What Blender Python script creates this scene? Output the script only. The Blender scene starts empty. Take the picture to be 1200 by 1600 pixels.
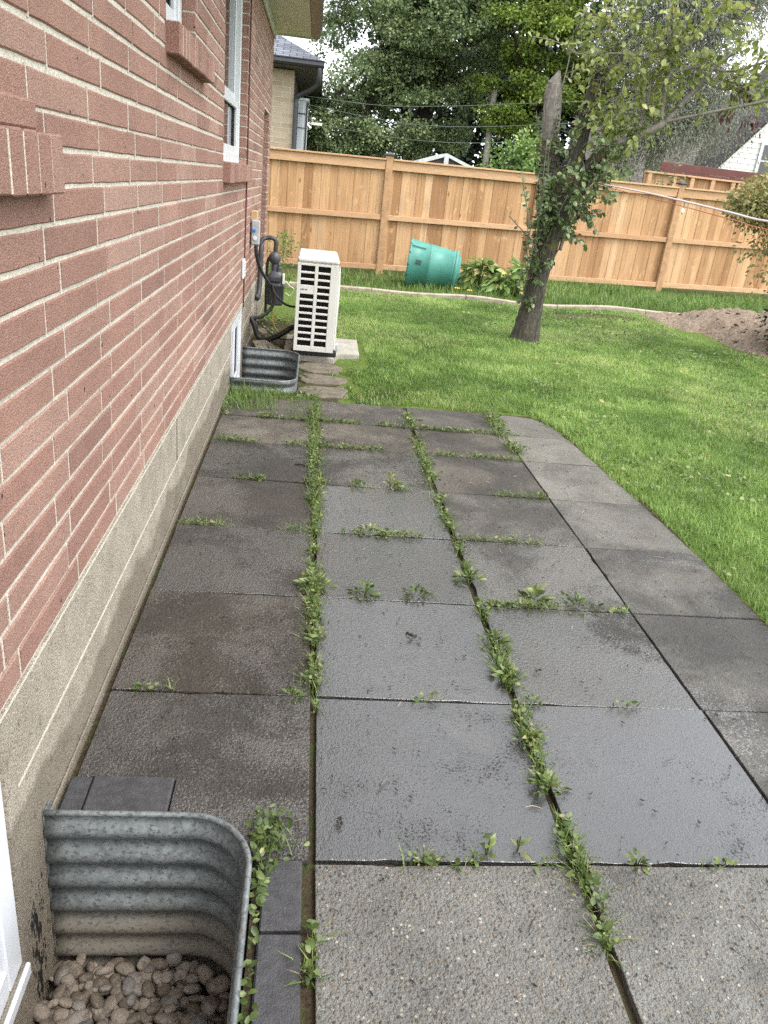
import bpy, math, random
import numpy as np
from mathutils import Vector, Matrix
R = math.radians
rng = np.random.default_rng(7)
random.seed(7)
sc = bpy.context.scene
COL = sc.collection

# ---------------------------------------------------------------- camera
cam_d = bpy.data.cameras.new("camera")
cam = bpy.data.objects.new("camera", cam_d)
COL.objects.link(cam)
cam.matrix_world = Matrix(((0.99159798, -0.06163512, -0.11373019, 0.0),
                           (-0.07990743, 0.39953713, -0.91322773, 0.0),
                           (0.10172633, 0.91464266, 0.39125511, 1.49),
                           (0, 0, 0, 1)))
cam_d.sensor_fit = 'VERTICAL'
cam_d.sensor_height = 24.0
cam_d.lens = 18.0
cam_d.clip_start = 0.02
cam_d.clip_end = 2000
sc.camera = cam

# ---------------------------------------------------------------- light
CLOUD = 12.0
SUN_ELEV, SUN_AZ = R(58), R(128)      # azimuth measured clockwise from +Y
world = bpy.data.worlds.new("World")
sc.world = world
world.use_nodes = True
wn = world.node_tree
bg = wn.nodes["Background"]
sky = wn.nodes.new("ShaderNodeTexSky")
sky.sky_type = 'NISHITA'
sky.sun_disc = False
sky.sun_elevation = SUN_ELEV
sky.sun_rotation = SUN_AZ
sky.dust_density = 4.0
sky.air_density = 1.0
hsv = wn.nodes.new("ShaderNodeHueSaturation")
hsv.inputs["Saturation"].default_value = 0.40
hsv.inputs["Value"].default_value = 1.5
wn.links.new(sky.outputs[0], hsv.inputs["Color"])
# overcast: a bright cloud layer over most of the blue
cl = wn.nodes.new("ShaderNodeTexNoise")
wco = wn.nodes.new("ShaderNodeTexCoord")
wn.links.new(wco.outputs["Generated"], cl.inputs["Vector"])
cl.inputs["Scale"].default_value = 3.0
cl.inputs["Detail"].default_value = 5.0
cr_ = wn.nodes.new("ShaderNodeValToRGB")
wn.links.new(cl.outputs["Fac"], cr_.inputs[0])
cr_.color_ramp.elements[0].position = 0.35
cr_.color_ramp.elements[0].color = (0.66, 0.70, 0.76, 1)
cr_.color_ramp.elements[1].position = 0.65
cr_.color_ramp.elements[1].color = (1.0, 1.0, 1.0, 1)
vm = wn.nodes.new("ShaderNodeVectorMath")
vm.operation = 'SCALE'
vm.inputs["Scale"].default_value = CLOUD
wn.links.new(cr_.outputs[0], vm.inputs[0])
mxw = wn.nodes.new("ShaderNodeMix")
mxw.data_type = 'RGBA'
mxw.inputs[0].default_value = 0.65
wn.links.new(hsv.outputs[0], mxw.inputs[6])
wn.links.new(vm.outputs[0], mxw.inputs[7])
wn.links.new(mxw.outputs[2], bg.inputs["Color"])
bg.inputs["Strength"].default_value = 0.15
sl = bpy.data.lights.new("sun", 'SUN')
sl.energy = 1.1
sl.angle = R(20)
sl.color = (1.0, 0.96, 0.9)
so = bpy.data.objects.new("sun", sl)
COL.objects.link(so)
so.rotation_euler = (math.pi / 2 - SUN_ELEV, 0, math.pi - SUN_AZ)
sc.view_settings.view_transform = 'Standard'
sc.view_settings.look = 'None'
sc.view_settings.exposure = 1.0
sc.view_settings.gamma = 1.0
sc.render.engine = 'CYCLES'
sc.cycles.max_bounces = 8
sc.cycles.transparent_max_bounces = 6
sc.cycles.use_denoising = False

# ---------------------------------------------------------------- node helpers
class NT:
    def __init__(self, name):
        self.m = bpy.data.materials.new(name)
        self.m.use_nodes = True
        self.t = self.m.node_tree
        self.p = self.t.nodes["Principled BSDF"]
        self.pos = None
    def n(self, kind, **kw):
        nd = self.t.nodes.new("ShaderNode" + kind)
        for k, v in kw.items():
            setattr(nd, k, v)
        return nd
    def l(self, a, b):
        self.t.links.new(a, b)
    def put(self, sock, v):
        if hasattr(v, "links"):
            self.l(v, sock)
        else:
            sock.default_value = v
    def coord(self):
        if self.pos is None:
            self.pos = self.n("TexCoord").outputs["Object"]
        return self.pos
    def wpos(self):
        return self.n("NewGeometry").outputs["Position"]
    def scaled(self, co, s):
        m = self.n("Mapping")
        self.l(co, m.inputs[0])
        m.inputs["Scale"].default_value = s
        return m.outputs[0]
    def noise(self, scale, detail=3, rough=0.55, co=None, dist=0.0):
        nd = self.n("TexNoise")
        self.l(co if co is not None else self.coord(), nd.inputs["Vector"])
        nd.inputs["Scale"].default_value = scale
        nd.inputs["Detail"].default_value = detail
        nd.inputs["Roughness"].default_value = rough
        nd.inputs["Distortion"].default_value = dist
        return nd.outputs["Fac"]
    def voro(self, scale, co=None, out="Distance", feature='F1'):
        nd = self.n("TexVoronoi")
        nd.feature = feature
        self.l(co if co is not None else self.coord(), nd.inputs["Vector"])
        nd.inputs["Scale"].default_value = scale
        return nd.outputs[out]
    def attr(self, name, out="Fac"):
        nd = self.n("Attribute")
        nd.attribute_name = name
        return nd.outputs[out]
    def ramp(self, fac, stops):
        nd = self.n("ValToRGB")
        self.put(nd.inputs[0], fac)
        e = nd.color_ramp.elements
        while len(e) < len(stops):
            e.new(0.5)
        for i, (p, c) in enumerate(stops):
            e[i].position = p
            e[i].color = (c[0], c[1], c[2], 1) if not isinstance(c, (int, float)) else (c, c, c, 1)
        return nd.outputs[0]
    def mix(self, fac, a, b, mode='MIX'):
        nd = self.n("Mix")
        nd.data_type = 'RGBA'
        nd.blend_type = mode
        self.put(nd.inputs[0], fac)
        for s, v in ((nd.inputs[6], a), (nd.inputs[7], b)):
            if isinstance(v, tuple):
                s.default_value = (v[0], v[1], v[2], 1)
            else:
                self.l(v, s)
        return nd.outputs[2]
    def math(self, op, a, b=0.0, c=None):
        nd = self.n("Math")
        nd.operation = op
        self.put(nd.inputs[0], a)
        self.put(nd.inputs[1], b)
        if c is not None:
            self.put(nd.inputs[2], c)
        return nd.outputs[0]
    def sep(self, v):
        nd = self.n("SeparateXYZ")
        self.l(v, nd.inputs[0])
        return nd.outputs
    def bump(self, h, dist=0.01, strength=1.0, prev=None):
        nd = self.n("Bump")
        self.l(h, nd.inputs["Height"])
        nd.inputs["Distance"].default_value = dist
        nd.inputs["Strength"].default_value = strength
        if prev is not None:
            self.l(prev, nd.inputs["Normal"])
        return nd.outputs[0]
    def out(self, color=None, rough=None, metal=None, normal=None, spec=None):
        for k, v in (("Base Color", color), ("Roughness", rough), ("Metallic", metal), ("Specular IOR Level", spec)):
            if v is None:
                continue
            if isinstance(v, tuple):
                v = (v[0], v[1], v[2], 1)
            self.put(self.p.inputs[k], v)
        if normal is not None:
            self.l(normal, self.p.inputs["Normal"])
        return self.m

def simple(name, col, rough=0.5, metal=0.0, var=0.15, scale=12, bump=0.0, bscale=60):
    t = NT(name)
    f = t.noise(scale, 4, 0.6)
    d = tuple(c * (1 - var) for c in col)
    u = tuple(min(1, c * (1 + var)) for c in col)
    c = t.ramp(f, [(0.3, d), (0.7, u)])
    nm = t.bump(t.noise(bscale, 3), bump) if bump else None
    rr = t.math('MULTIPLY_ADD', t.noise(scale * 2.3, 2), 0.2, rough - 0.1)
    return t.out(c, rr, metal, nm)

def leafmat(name, stops, rough=0.5, trans=0.3, var=0.35, vscale=1.2):
    t = NT(name)
    c = t.ramp(t.attr("tint"), stops)
    c = t.mix(1.0, c, t.ramp(t.noise(vscale, 3, 0.6, t.wpos()), [(0.3, 1 - var), (0.7, 1.0)]), 'MULTIPLY')
    t.out(c, rough)
    tr = t.n("BsdfTranslucent")
    t.l(c, tr.inputs["Color"])
    mx = t.n("MixShader")
    mx.inputs[0].default_value = trans
    t.l(t.p.outputs[0], mx.inputs[1])
    t.l(tr.outputs[0], mx.inputs[2])
    t.l(mx.outputs[0], t.t.nodes["Material Output"].inputs[0])
    return t.m

# ---------------------------------------------------------------- materials
M = {}
def mk_brick():
    t = NT("brick_face")
    w = t.wpos()
    base = t.ramp(t.attr("tint"), [(0.0, (0.265, 0.155, 0.125)), (0.3, (0.345, 0.195, 0.155)), (0.6, (0.372, 0.215, 0.170)), (1.0, (0.43, 0.278, 0.225))])
    g = t.ramp(t.noise(330, 2, 0.7, w), [(0.33, 0.58), (0.5, 1.0), (0.68, 1.28)])
    c = t.mix(1.0, base, g, 'MULTIPLY')
    sp = t.ramp(t.voro(170, w), [(0.10, 1.0), (0.2, 0.0)])
    pick = t.ramp(t.noise(46, 1, 0.5, w), [(0.5, 0.0), (0.6, 1.0)])
    c = t.mix(t.math('MULTIPLY', t.math('MULTIPLY', sp, pick), 0.8), c, (0.58, 0.46, 0.37))
    pits = t.ramp(t.noise(38, 1, 0.4, w), [(0.755, 0.0), (0.79, 1.0)])
    c = t.mix(pits, c, (0.035, 0.022, 0.02))
    c = t.mix(1.0, c, t.ramp(t.noise(2.3, 3, 0.6, w), [(0.3, 0.85), (0.7, 1.07)]), 'MULTIPLY')
    nm = t.bump(t.noise(260, 3, 0.7, w), 0.006, 1.0)
    nm = t.bump(t.noise(24, 2, 0.5, w), 0.006, 0.6, nm)
    return t.out(c, 0.85, 0, nm, 0.3)
M['brick'] = mk_brick()
def mk_mortar():
    t = NT("mortar")
    w = t.wpos()
    c = t.ramp(t.noise(60, 4, 0.6, w), [(0.3, (0.44, 0.41, 0.345)), (0.7, (0.60, 0.56, 0.485))])
    nm = t.bump(t.noise(120, 3, 0.6, w), 0.005)
    return t.out(c, 0.9, 0, nm, 0.2)
M['mortar'] = mk_mortar()
def mk_found():
    t = NT("parged_concrete")
    w = t.wpos()
    s = t.sep(w)
    c = t.ramp(t.noise(7, 5, 0.65, w), [(0.3, (0.31, 0.272, 0.215)), (0.7, (0.455, 0.405, 0.33))])
    g = t.ramp(t.noise(190, 3, 0.75, w), [(0.32, 0.38), (0.5, 1.0), (0.68, 1.4)])
    c = t.mix(1.0, c, g, 'MULTIPLY')
    # rising damp: tide line about 0.15 m up, broken by noise; splashes above it
    tide = t.math('ADD', s[2], t.math('MULTIPLY', t.noise(2.6, 4, 0.6, t.scaled(w, (1, 1.0, 0.5))), -0.28))
    damp = t.ramp(tide, [(-0.035 + 0.035, 1.0), (0.03, 0.0)])
    c = t.mix(t.math('MULTIPLY', damp, 0.5), c, (0.10, 0.078, 0.05))
    spl = t.ramp(t.noise(42, 4, 0.65, t.scaled(w, (1, 1, 0.6))), [(0.58, 0.0), (0.66, 1.0)])
    near = t.ramp(s[1], [(0.0, 1.0), (0.35, 0.0)])
    mr = t.n("MapRange")
    t.l(s[1], mr.inputs[0]); mr.inputs[1].default_value = 1.2; mr.inputs[2].default_value = 3.4
    mr.inputs[3].default_value = 1.0; mr.inputs[4].default_value = 0.15
    c = t.mix(t.math('MULTIPLY', t.math('MULTIPLY', spl, mr.outputs[0]), 0.55), c, (0.085, 0.068, 0.05))
    # black tar smears beside the near window well
    tx = t.n("MapRange"); t.l(s[1], tx.inputs[0]); tx.inputs[1].default_value = 1.43; tx.inputs[2].default_value = 1.30
    tz = t.n("MapRange"); t.l(s[2], tz.inputs[0]); tz.inputs[1].default_value = -0.02; tz.inputs[2].default_value = -0.16
    ty2 = t.n("MapRange"); t.l(s[1], ty2.inputs[0]); ty2.inputs[1].default_value = 1.27; ty2.inputs[2].default_value = 1.33
    tar = t.math('MULTIPLY', t.math('MULTIPLY', tx.outputs[0], tz.outputs[0]), ty2.outputs[0])
    tarn = t.ramp(t.math('ADD', t.noise(70, 3, 0.7, t.scaled(w, (1, 1, 0.4))), t.math('MULTIPLY', tar, 0.28)), [(0.66, 0.0), (0.70, 1.0)])
    c = t.mix(t.math('MULTIPLY', tarn, t.math('GREATER_THAN', tar, 0.01)), c, (0.012, 0.011, 0.011))
    nm = t.bump(t.noise(170, 3, 0.7, w), 0.009, 1.0)
    nm = t.bump(t.noise(9, 3, 0.6, w), 0.012, 0.5, nm)
    return t.out(c, t.math('MULTIPLY_ADD', damp, -0.3, 0.85), 0, nm, 0.35)
M['foundation'] = mk_found()
def mk_slab():
    t = NT("exposed_aggregate_slab")
    w = t.wpos()
    tint, wet, agg, hue_ = t.attr("tint"), t.attr("wet"), t.attr("agg"), t.attr("hue")
    base = t.ramp(tint, [(0.0, (0.070, 0.067, 0.064)), (0.5, (0.112, 0.104, 0.090)), (1.0, (0.22, 0.213, 0.186))])
    tone = t.ramp(hue_, [(0.0, (0.90, 0.96, 1.06)), (0.5, (1.0, 1.0, 1.0)), (0.8, (1.12, 1.0, 0.82)), (1.0, (1.25, 1.0, 0.72))])
    base = t.mix(1.0, base, tone, 'MULTIPLY')
    def stones(scale, lo, hi, thr):
        vc = t.n("TexVoronoi"); t.l(w, vc.inputs["Vector"]); vc.inputs["Scale"].default_value = scale
        rgb = t.sep(vc.outputs["Color"])
        col = t.ramp(rgb[0], [(0.0, (0.30, 0.27, 0.24)), (0.22, (0.55, 0.50, 0.43)), (0.45, (1.0, 0.93, 0.80)), (0.62, (1.35, 1.10, 0.86)), (0.80, (0.95, 0.72, 0.62)), (0.93, (1.7, 1.6, 1.4)), (1.0, (3.0, 2.8, 2.5))])
        ins = t.ramp(vc.outputs["Distance"], [(lo, 1.0), (hi, 0.0)])
        return t.math('MULTIPLY', ins, t.math('GREATER_THAN', rgb[1], thr)), col, vc.outputs["Distance"]
    m1, c1, d1 = stones(105, 0.30, 0.46, 0.35)
    m2, c2, d2 = stones(240, 0.30, 0.46, 0.30)
    c = t.mix(t.math('MULTIPLY', m2, t.math('MULTIPLY_ADD', agg, 0.5, 0.35)), base, t.mix(1.0, base, c2, 'MULTIPLY'))
    c = t.mix(t.math('MULTIPLY', m1, agg), c, t.mix(1.0, base, c1, 'MULTIPLY'))
    c = t.mix(0.9, c, t.ramp(t.noise(520, 2, 0.7, w), [(0.3, 0.62), (0.5, 1.0), (0.7, 1.3)]), 'MULTIPLY')
    c = t.mix(1.0, c, t.ramp(t.noise(2.7, 6, 0.68, w, 0.4), [(0.28, 0.66), (0.5, 1.0), (0.72, 1.22)]), 'MULTIPLY')
    # brown tannin stains and pale lime bloom
    st = t.ramp(t.noise(1.55, 5, 0.62, w, 0.5), [(0.54, 0.0), (0.68, 1.0)])
    c = t.mix(t.math('MULTIPLY', st, 0.38), c, (0.09, 0.06, 0.038))
    bl = t.ramp(t.noise(1.9, 6, 0.7, t.scaled(w, (1.1, .9, 1)), 0.8), [(0.60, 0.0), (0.74, 1.0)])
    c = t.mix(t.math('MULTIPLY', bl, 0.30), c, (0.27, 0.25, 0.20))
    # standing water film, broken up towards its edges by the stones
    damp = t.ramp(t.math('ADD', wet, t.math('MULTIPLY_ADD', t.noise(1.9, 5, 0.65, w, 0.8), 1.1, -0.55)), [(0.22, 0.0), (0.42, 1.0)])
    c = t.mix(damp, c, t.mix(1.0, c, (0.50, 0.50, 0.515), 'MULTIPLY'))
    film = t.math('ADD', wet, t.math('MULTIPLY_ADD', t.noise(1.5, 4, 0.6, w, 0.7), 2.0, -1.08))
    film = t.math('ADD', film, t.math('MULTIPLY_ADD', t.noise(130, 3, 0.65, w), 1.5, -0.75))
    film = t.math('ADD', film, t.math('MULTIPLY_ADD', t.noise(17, 3, 0.6, w), 0.5, -0.25))
    film = t.ramp(film, [(0.44, 0.0), (0.60, 1.0)])
    # isolated drops and crumbs
    dr = t.math('MULTIPLY', t.ramp(t.voro(38, w), [(0.13, 1.0), (0.17, 0.0)]), t.math('GREATER_THAN', t.noise(9, 2, 0.5, w), 0.46))
    c = t.mix(t.math('MULTIPLY', dr, 0.7), c, (0.022, 0.02, 0.019))
    rough = t.math('MULTIPLY_ADD', film, -0.50, 0.78)
    h = t.math('ADD', t.math('MULTIPLY', t.noise(230, 3, 0.65, w), 0.8), t.math('MULTIPLY', t.math('SUBTRACT', 1.0, d1), agg))
    h = t.math('ADD', h, t.math('MULTIPLY', t.math('SUBTRACT', 1.0, d2), 0.5))
    nm = t.bump(h, 0.007, 1.0)
    nm = t.bump(t.noise(28, 3, 0.6, w), 0.006, 0.5, nm)
    ch = t.math('ADD', t.math('MULTIPLY', h, t.math('MULTIPLY', agg, 1.1)), t.math('MULTIPLY', t.noise(95, 3, 0.6, w), 0.55))
    cn = t.bump(ch, 0.0030, 1.0)
    t.put(t.p.inputs["Coat Weight"], film)
    t.put(t.p.inputs["Coat Roughness"], t.math('MULTIPLY_ADD', t.noise(3.3, 3, 0.5, w), 0.22, -0.03))
    t.p.inputs["Coat IOR"].default_value = 1.75
    t.l(cn, t.p.inputs["Coat Normal"])
    return t.out(c, rough, 0, nm, 0.4)
M['slab'] = mk_slab()
M['paver'] = simple("charcoal_paver", (0.045, 0.044, 0.047), 0.55, 0, 0.35, 40, 0.003, 260)
M['flag'] = simple("weathered_flagstone", (0.135, 0.115, 0.085), 0.8, 0, 0.4, 14, 0.006, 80)
M['plank'] = simple("grey_board", (0.26, 0.22, 0.17), 0.8, 0, 0.3, 10, 0.003, 60)
M['pad'] = simple("concrete_pad", (0.32, 0.30, 0.255), 0.8, 0, 0.2, 15, 0.003, 140)
M['kerb'] = simple("kerb_concrete", (0.36, 0.31, 0.235), 0.85, 0, 0.3, 9, 0.006, 60)
M['vinyl'] = simple("white_vinyl", (0.64, 0.66, 0.69), 0.35, 0, 0.04, 5)
M['soffit'] = simple("cream_metal", (0.55, 0.55, 0.56), 0.5, 0, 0.06, 4)
M['gutter'] = simple("brown_gutter", (0.075, 0.062, 0.052), 0.35, 0, 0.1, 6)
M['black'] = simple("black_rubber", (0.018, 0.018, 0.02), 0.45, 0, 0.2, 20)
M['darkgrey'] = simple("meter_grey", (0.065, 0.07, 0.085), 0.45, 0, 0.2, 15, 0.001, 90)
M['pipe'] = simple("painted_pipe", (0.045, 0.047, 0.05), 0.5, 0, 0.25, 20, 0.001, 120)
M['greybox'] = simple("grey_plastic", (0.38, 0.40, 0.41), 0.45, 0, 0.1, 10)
M['blue'] = simple("blue_tag", (0.03, 0.16, 0.5), 0.5)
M['brass'] = simple("brass", (0.45, 0.32, 0.12), 0.4, 0.7)
M['cable'] = simple("red_brown_cable", (0.11, 0.035, 0.03), 0.55)
M['acwhite'] = simple("ivory_metal", (0.60, 0.59, 0.555), 0.38, 0, 0.05, 5)
M['acdark'] = simple("coil_dark", (0.016, 0.014, 0.013), 0.55, 0.1, 0.4, 60)
M['acink'] = simple("grey_ink", (0.06, 0.06, 0.06), 0.6)
def mk_glass():
    t = NT("window_glass")
    return t.out(t.ramp(t.noise(1.5), [(0.3, (0.012, 0.016, 0.02)), (0.7, (0.03, 0.036, 0.042))]), 0.05, 0, None, 0.8)
M['glass'] = mk_glass()
def mk_curtain():
    t = NT("net_curtain")
    s = t.sep(t.coord())
    c = t.ramp(t.noise(14, 2, 0.5, t.scaled(t.coord(), (1, 1, 0.03))), [(0.3, (0.30, 0.34, 0.37)), (0.7, (0.66, 0.72, 0.76))])
    return t.out(c, 0.3, 0, None, 0.6)
M['curtain'] = mk_curtain()
def mk_cedar():
    t = NT("cedar_boards")
    w = t.wpos()
    base = t.ramp(t.attr("tint"), [(0.0, (0.32, 0.170, 0.078)), (0.35, (0.44, 0.255, 0.125)), (0.7, (0.53, 0.33, 0.175)), (1.0, (0.61, 0.405, 0.235))])
    gr = t.noise(34, 4, 0.65, t.scaled(w, (1.0, 1.0, 0.045)), 0.8)
    c = t.mix(1.0, base, t.ramp(gr, [(0.3, 0.68), (0.5, 1.0), (0.7, 1.15)]), 'MULTIPLY')
    kn = t.n("TexVoronoi"); t.l(t.scaled(w, (5.5, 5.5, 2.6)), kn.inputs["Vector"]); kn.inputs["Scale"].default_value = 1.0
    k = t.ramp(kn.outputs["Distance"], [(0.07, 1.0), (0.13, 0.0)])
    kc = t.sep(kn.outputs["Color"])
    c = t.mix(t.math('MULTIPLY', t.math('MULTIPLY', k, t.math('GREATER_THAN', kc[0], 0.45)), 0.7), c, (0.19, 0.085, 0.032))
    lt = t.ramp(t.noise(7, 4, 0.7, t.scaled(w, (1, 1, 0.35)), 1.5), [(0.58, 0.0), (0.66, 1.0)])
    c = t.mix(t.math('MULTIPLY', lt, 0.5), c, (0.70, 0.46, 0.25))
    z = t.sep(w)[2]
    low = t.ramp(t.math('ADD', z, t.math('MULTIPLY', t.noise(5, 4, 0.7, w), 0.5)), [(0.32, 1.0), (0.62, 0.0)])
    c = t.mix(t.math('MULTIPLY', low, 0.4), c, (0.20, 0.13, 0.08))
    gs = t.ramp(t.noise(3.2, 4, 0.65, t.scaled(w, (1.6, 1.6, 0.4)), 1.0), [(0.55, 0.0), (0.70, 1.0)])
    c = t.mix(t.math('MULTIPLY', gs, 0.28), c, (0.36, 0.30, 0.23))
    nm = t.bump(gr, 0.004, 0.5)
    return t.out(c, 0.7, 0, nm, 0.3)
M['cedar'] = mk_cedar()
def mk_rail():
    t = NT("cedar_rail")
    w = t.wpos()
    base = t.ramp(t.attr("tint"), [(0.0, (0.47, 0.275, 0.15)), (1.0, (0.56, 0.36, 0.205))])
    gr = t.noise(40, 4, 0.65, t.scaled(w, (0.05, 1.0, 1.0)), 0.8)
    c = t.mix(1.0, base, t.ramp(gr, [(0.3, 0.78), (0.7, 1.12)]), 'MULTIPLY')
    return t.out(c, 0.7, 0, t.bump(gr, 0.003, 0.5), 0.3)
M['rail'] = mk_rail()
M['post'] = simple("cedar_post", (0.40, 0.235, 0.12), 0.7, 0, 0.25, 9, 0.003, 40)
M['capdark'] = simple("black_post_cap", (0.035, 0.037, 0.045), 0.4)
M['redwood'] = simple("red_brown_board", (0.115, 0.035, 0.028), 0.6, 0, 0.15, 5)
def mk_ground():
    t = NT("lawn_ground")
    w = t.wpos()
    g = t.ramp(t.noise(26, 5, 0.7, w), [(0.3, (0.06, 0.10, 0.02)), (0.55, (0.12, 0.18, 0.035)), (0.75, (0.19, 0.20, 0.07))])
    s = t.ramp(t.noise(55, 4, 0.7, w), [(0.3, (0.055, 0.04, 0.026)), (0.7, (0.15, 0.115, 0.08))])
    mo = t.ramp(t.noise(16, 4, 0.7, w), [(0.48, 0.0), (0.62, 0.75)])
    s = t.mix(mo, t.mix(1.0, s, (0.7, 0.68, 0.64), 'MULTIPLY'), (0.06, 0.085, 0.025))
    c = t.mix(t.attr("soil"), g, s)
    return t.out(c, 0.95, 0, t.bump(t.noise(70, 4, 0.7, w), 0.02), 0.15)
M['ground'] = mk_ground()
M['grass'] = leafmat("grass_blade", [(0.0, (0.085, 0.165, 0.03)), (0.45, (0.24, 0.385, 0.088)), (0.8, (0.40, 0.55, 0.16)), (0.93, (0.52, 0.60, 0.23)), (1.0, (0.60, 0.53, 0.31))], 0.5, 0.45, 0.3, 1.3)
M['longgrass'] = leafmat("long_grass", [(0.0, (0.07, 0.13, 0.025)), (0.6, (0.18, 0.30, 0.06)), (0.85, (0.30, 0.41, 0.12)), (1.0, (0.46, 0.40, 0.20))], 0.5, 0.35, 0.3, 2)
M['weed'] = leafmat("weed_leaf", [(0.0, (0.05, 0.085, 0.022)), (0.55, (0.135, 0.195, 0.052)), (0.85, (0.27, 0.33, 0.11)), (0.95, (0.42, 0.40, 0.18)), (1.0, (0.24, 0.16, 0.10))], 0.42, 0.3, 0.3, 5)
M['maple'] = leafmat("maple_leaf", [(0.0, (0.075, 0.118, 0.05)), (0.5, (0.175, 0.25, 0.105)), (0.9, (0.33, 0.41, 0.185)), (1.0, (0.38, 0.44, 0.20))], 0.48, 0.3, 0.3, 0.5)
M['lime'] = leafmat("yellow_green_leaf", [(0.0, (0.06, 0.105, 0.016)), (0.5, (0.17, 0.265, 0.04)), (1.0, (0.36, 0.46, 0.085))], 0.5, 0.35, 0.4, 0.5)
M['willow'] = leafmat("grey_green_leaf", [(0.0, (0.17, 0.185, 0.135)), (0.5, (0.26, 0.28, 0.21)), (1.0, (0.36, 0.38, 0.29))], 0.6, 0.45, 0.2, 0.4)
M['spruce_and_shade'] = leafmat("evergreen_and_shade", [(0.0, (0.028, 0.05, 0.03)), (1.0, (0.08, 0.12, 0.07))], 0.6, 0.15, 0.3, 0.5)  # spruce leaves, and the dark mass that paints shade behind the maples
M['pear'] = leafmat("pear_leaf", [(0.0, (0.11, 0.16, 0.035)), (0.4, (0.25, 0.31, 0.075)), (0.8, (0.44, 0.48, 0.14)), (0.95, (0.58, 0.55, 0.20)), (1.0, (0.40, 0.25, 0.10))], 0.38, 0.3, 0.3, 3)
M['shoot'] = leafmat("shoot_leaf", [(0.0, (0.06, 0.105, 0.034)), (0.5, (0.15, 0.22, 0.08)), (1.0, (0.34, 0.39, 0.18))], 0.35, 0.25, 0.3, 4)
M['hosta'] = leafmat("hosta_leaf", [(0.0, (0.08, 0.16, 0.03)), (0.5, (0.21, 0.33, 0.08)), (0.85, (0.44, 0.50, 0.22)), (1.0, (0.62, 0.54, 0.07))], 0.4, 0.3, 0.2, 4)
M['shrub'] = leafmat("yellowing_leaf", [(0.0, (0.15, 0.145, 0.05)), (0.5, (0.32, 0.31, 0.11)), (0.9, (0.50, 0.45, 0.19)), (1.0, (0.42, 0.20, 0.06))], 0.5, 0.3, 0.3, 4)
M['hedge'] = leafmat("hedge_leaf", [(0.0, (0.015, 0.035, 0.014)), (0.7, (0.045, 0.085, 0.03)), (1.0, (0.09, 0.14, 0.05))], 0.45, 0.2, 0.3, 4)
M['deadleaf'] = leafmat("withered_leaf", [(0.0, (0.045, 0.018, 0.016)), (1.0, (0.14, 0.06, 0.045))], 0.6, 0.15, 0.2, 4)
def mk_bark(name, a, b, moss=0.0):
    t = NT(name)
    w = t.wpos()
    g = t.noise(38, 5, 0.7, t.scaled(w, (1, 1, 0.22)), 0.6)
    c = t.ramp(g, [(0.3, a), (0.68, b)])
    if moss:
        c = t.mix(t.ramp(t.noise(5, 3, 0.6, w), [(0.52, 0.0), (0.66, moss)]), c, (0.21, 0.16, 0.045))
    c = t.mix(t.ramp(t.noise(16, 3, 0.6, w), [(0.6, 0.0), (0.72, 0.5)]), c, tuple(min(1, x * 1.6) for x in b))
    return t.out(c, 0.9, 0, t.bump(g, 0.02, 1.0), 0.2)
M['bark'] = mk_bark("pear_bark", (0.026, 0.023, 0.019), (0.125, 0.115, 0.095), 0.5)
M['stub'] = mk_bark("weathered_wood", (0.095, 0.085, 0.073), (0.28, 0.255, 0.225))
M['twig'] = simple("grey_twig", (0.20, 0.18, 0.155), 0.8, 0, 0.35, 30)
M['darkbark'] = mk_bark("dark_bark", (0.015, 0.012, 0.010), (0.055, 0.045, 0.035))
def mk_galv():
    t = NT("galvanised_steel")
    w = t.wpos()
    s = t.sep(w)
    sp = t.n("TexVoronoi"); t.l(w, sp.inputs["Vector"]); sp.inputs["Scale"].default_value = 70
    c = t.ramp(t.sep(sp.outputs["Color"])[0], [(0.0, (0.15, 0.165, 0.168)), (1.0, (0.23, 0.25, 0.25))])
    c = t.mix(1.0, c, t.ramp(t.noise(4, 4, 0.65, w), [(0.3, 0.7), (0.7, 1.1)]), 'MULTIPLY')
    mr = t.n("MapRange"); t.l(t.math('ADD', s[2], t.math('MULTIPLY', t.noise(8, 3, 0.6, w), 0.06)), mr.inputs[0])
    mr.inputs[1].default_value = -0.20; mr.inputs[2].default_value = -0.28
    silt = mr.outputs[0]
    c = t.mix(t.math('MULTIPLY', silt, 0.75), c, (0.175, 0.15, 0.112))
    drops = t.ramp(t.noise(85, 3, 0.6, t.scaled(w, (1, 1, 1.6))), [(0.56, 0.0), (0.60, 1.0)])
    c = t.mix(t.math('MULTIPLY', drops, 0.7), c, (0.06, 0.065, 0.068))
    rust = t.ramp(t.noise(11, 4, 0.7, w), [(0.70, 0.0), (0.76, 1.0)])
    c = t.mix(t.math('MULTIPLY', rust, 0.6), c, (0.17, 0.085, 0.045))
    metal = t.math('MULTIPLY_ADD', silt, -0.4, 0.45)
    return t.out(c, t.math('MULTIPLY_ADD', t.noise(60, 2), 0.25, 0.42), metal, t.bump(t.noise(60, 2), 0.002, 0.5), 0.5)
M['galv'] = mk_galv()
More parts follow.
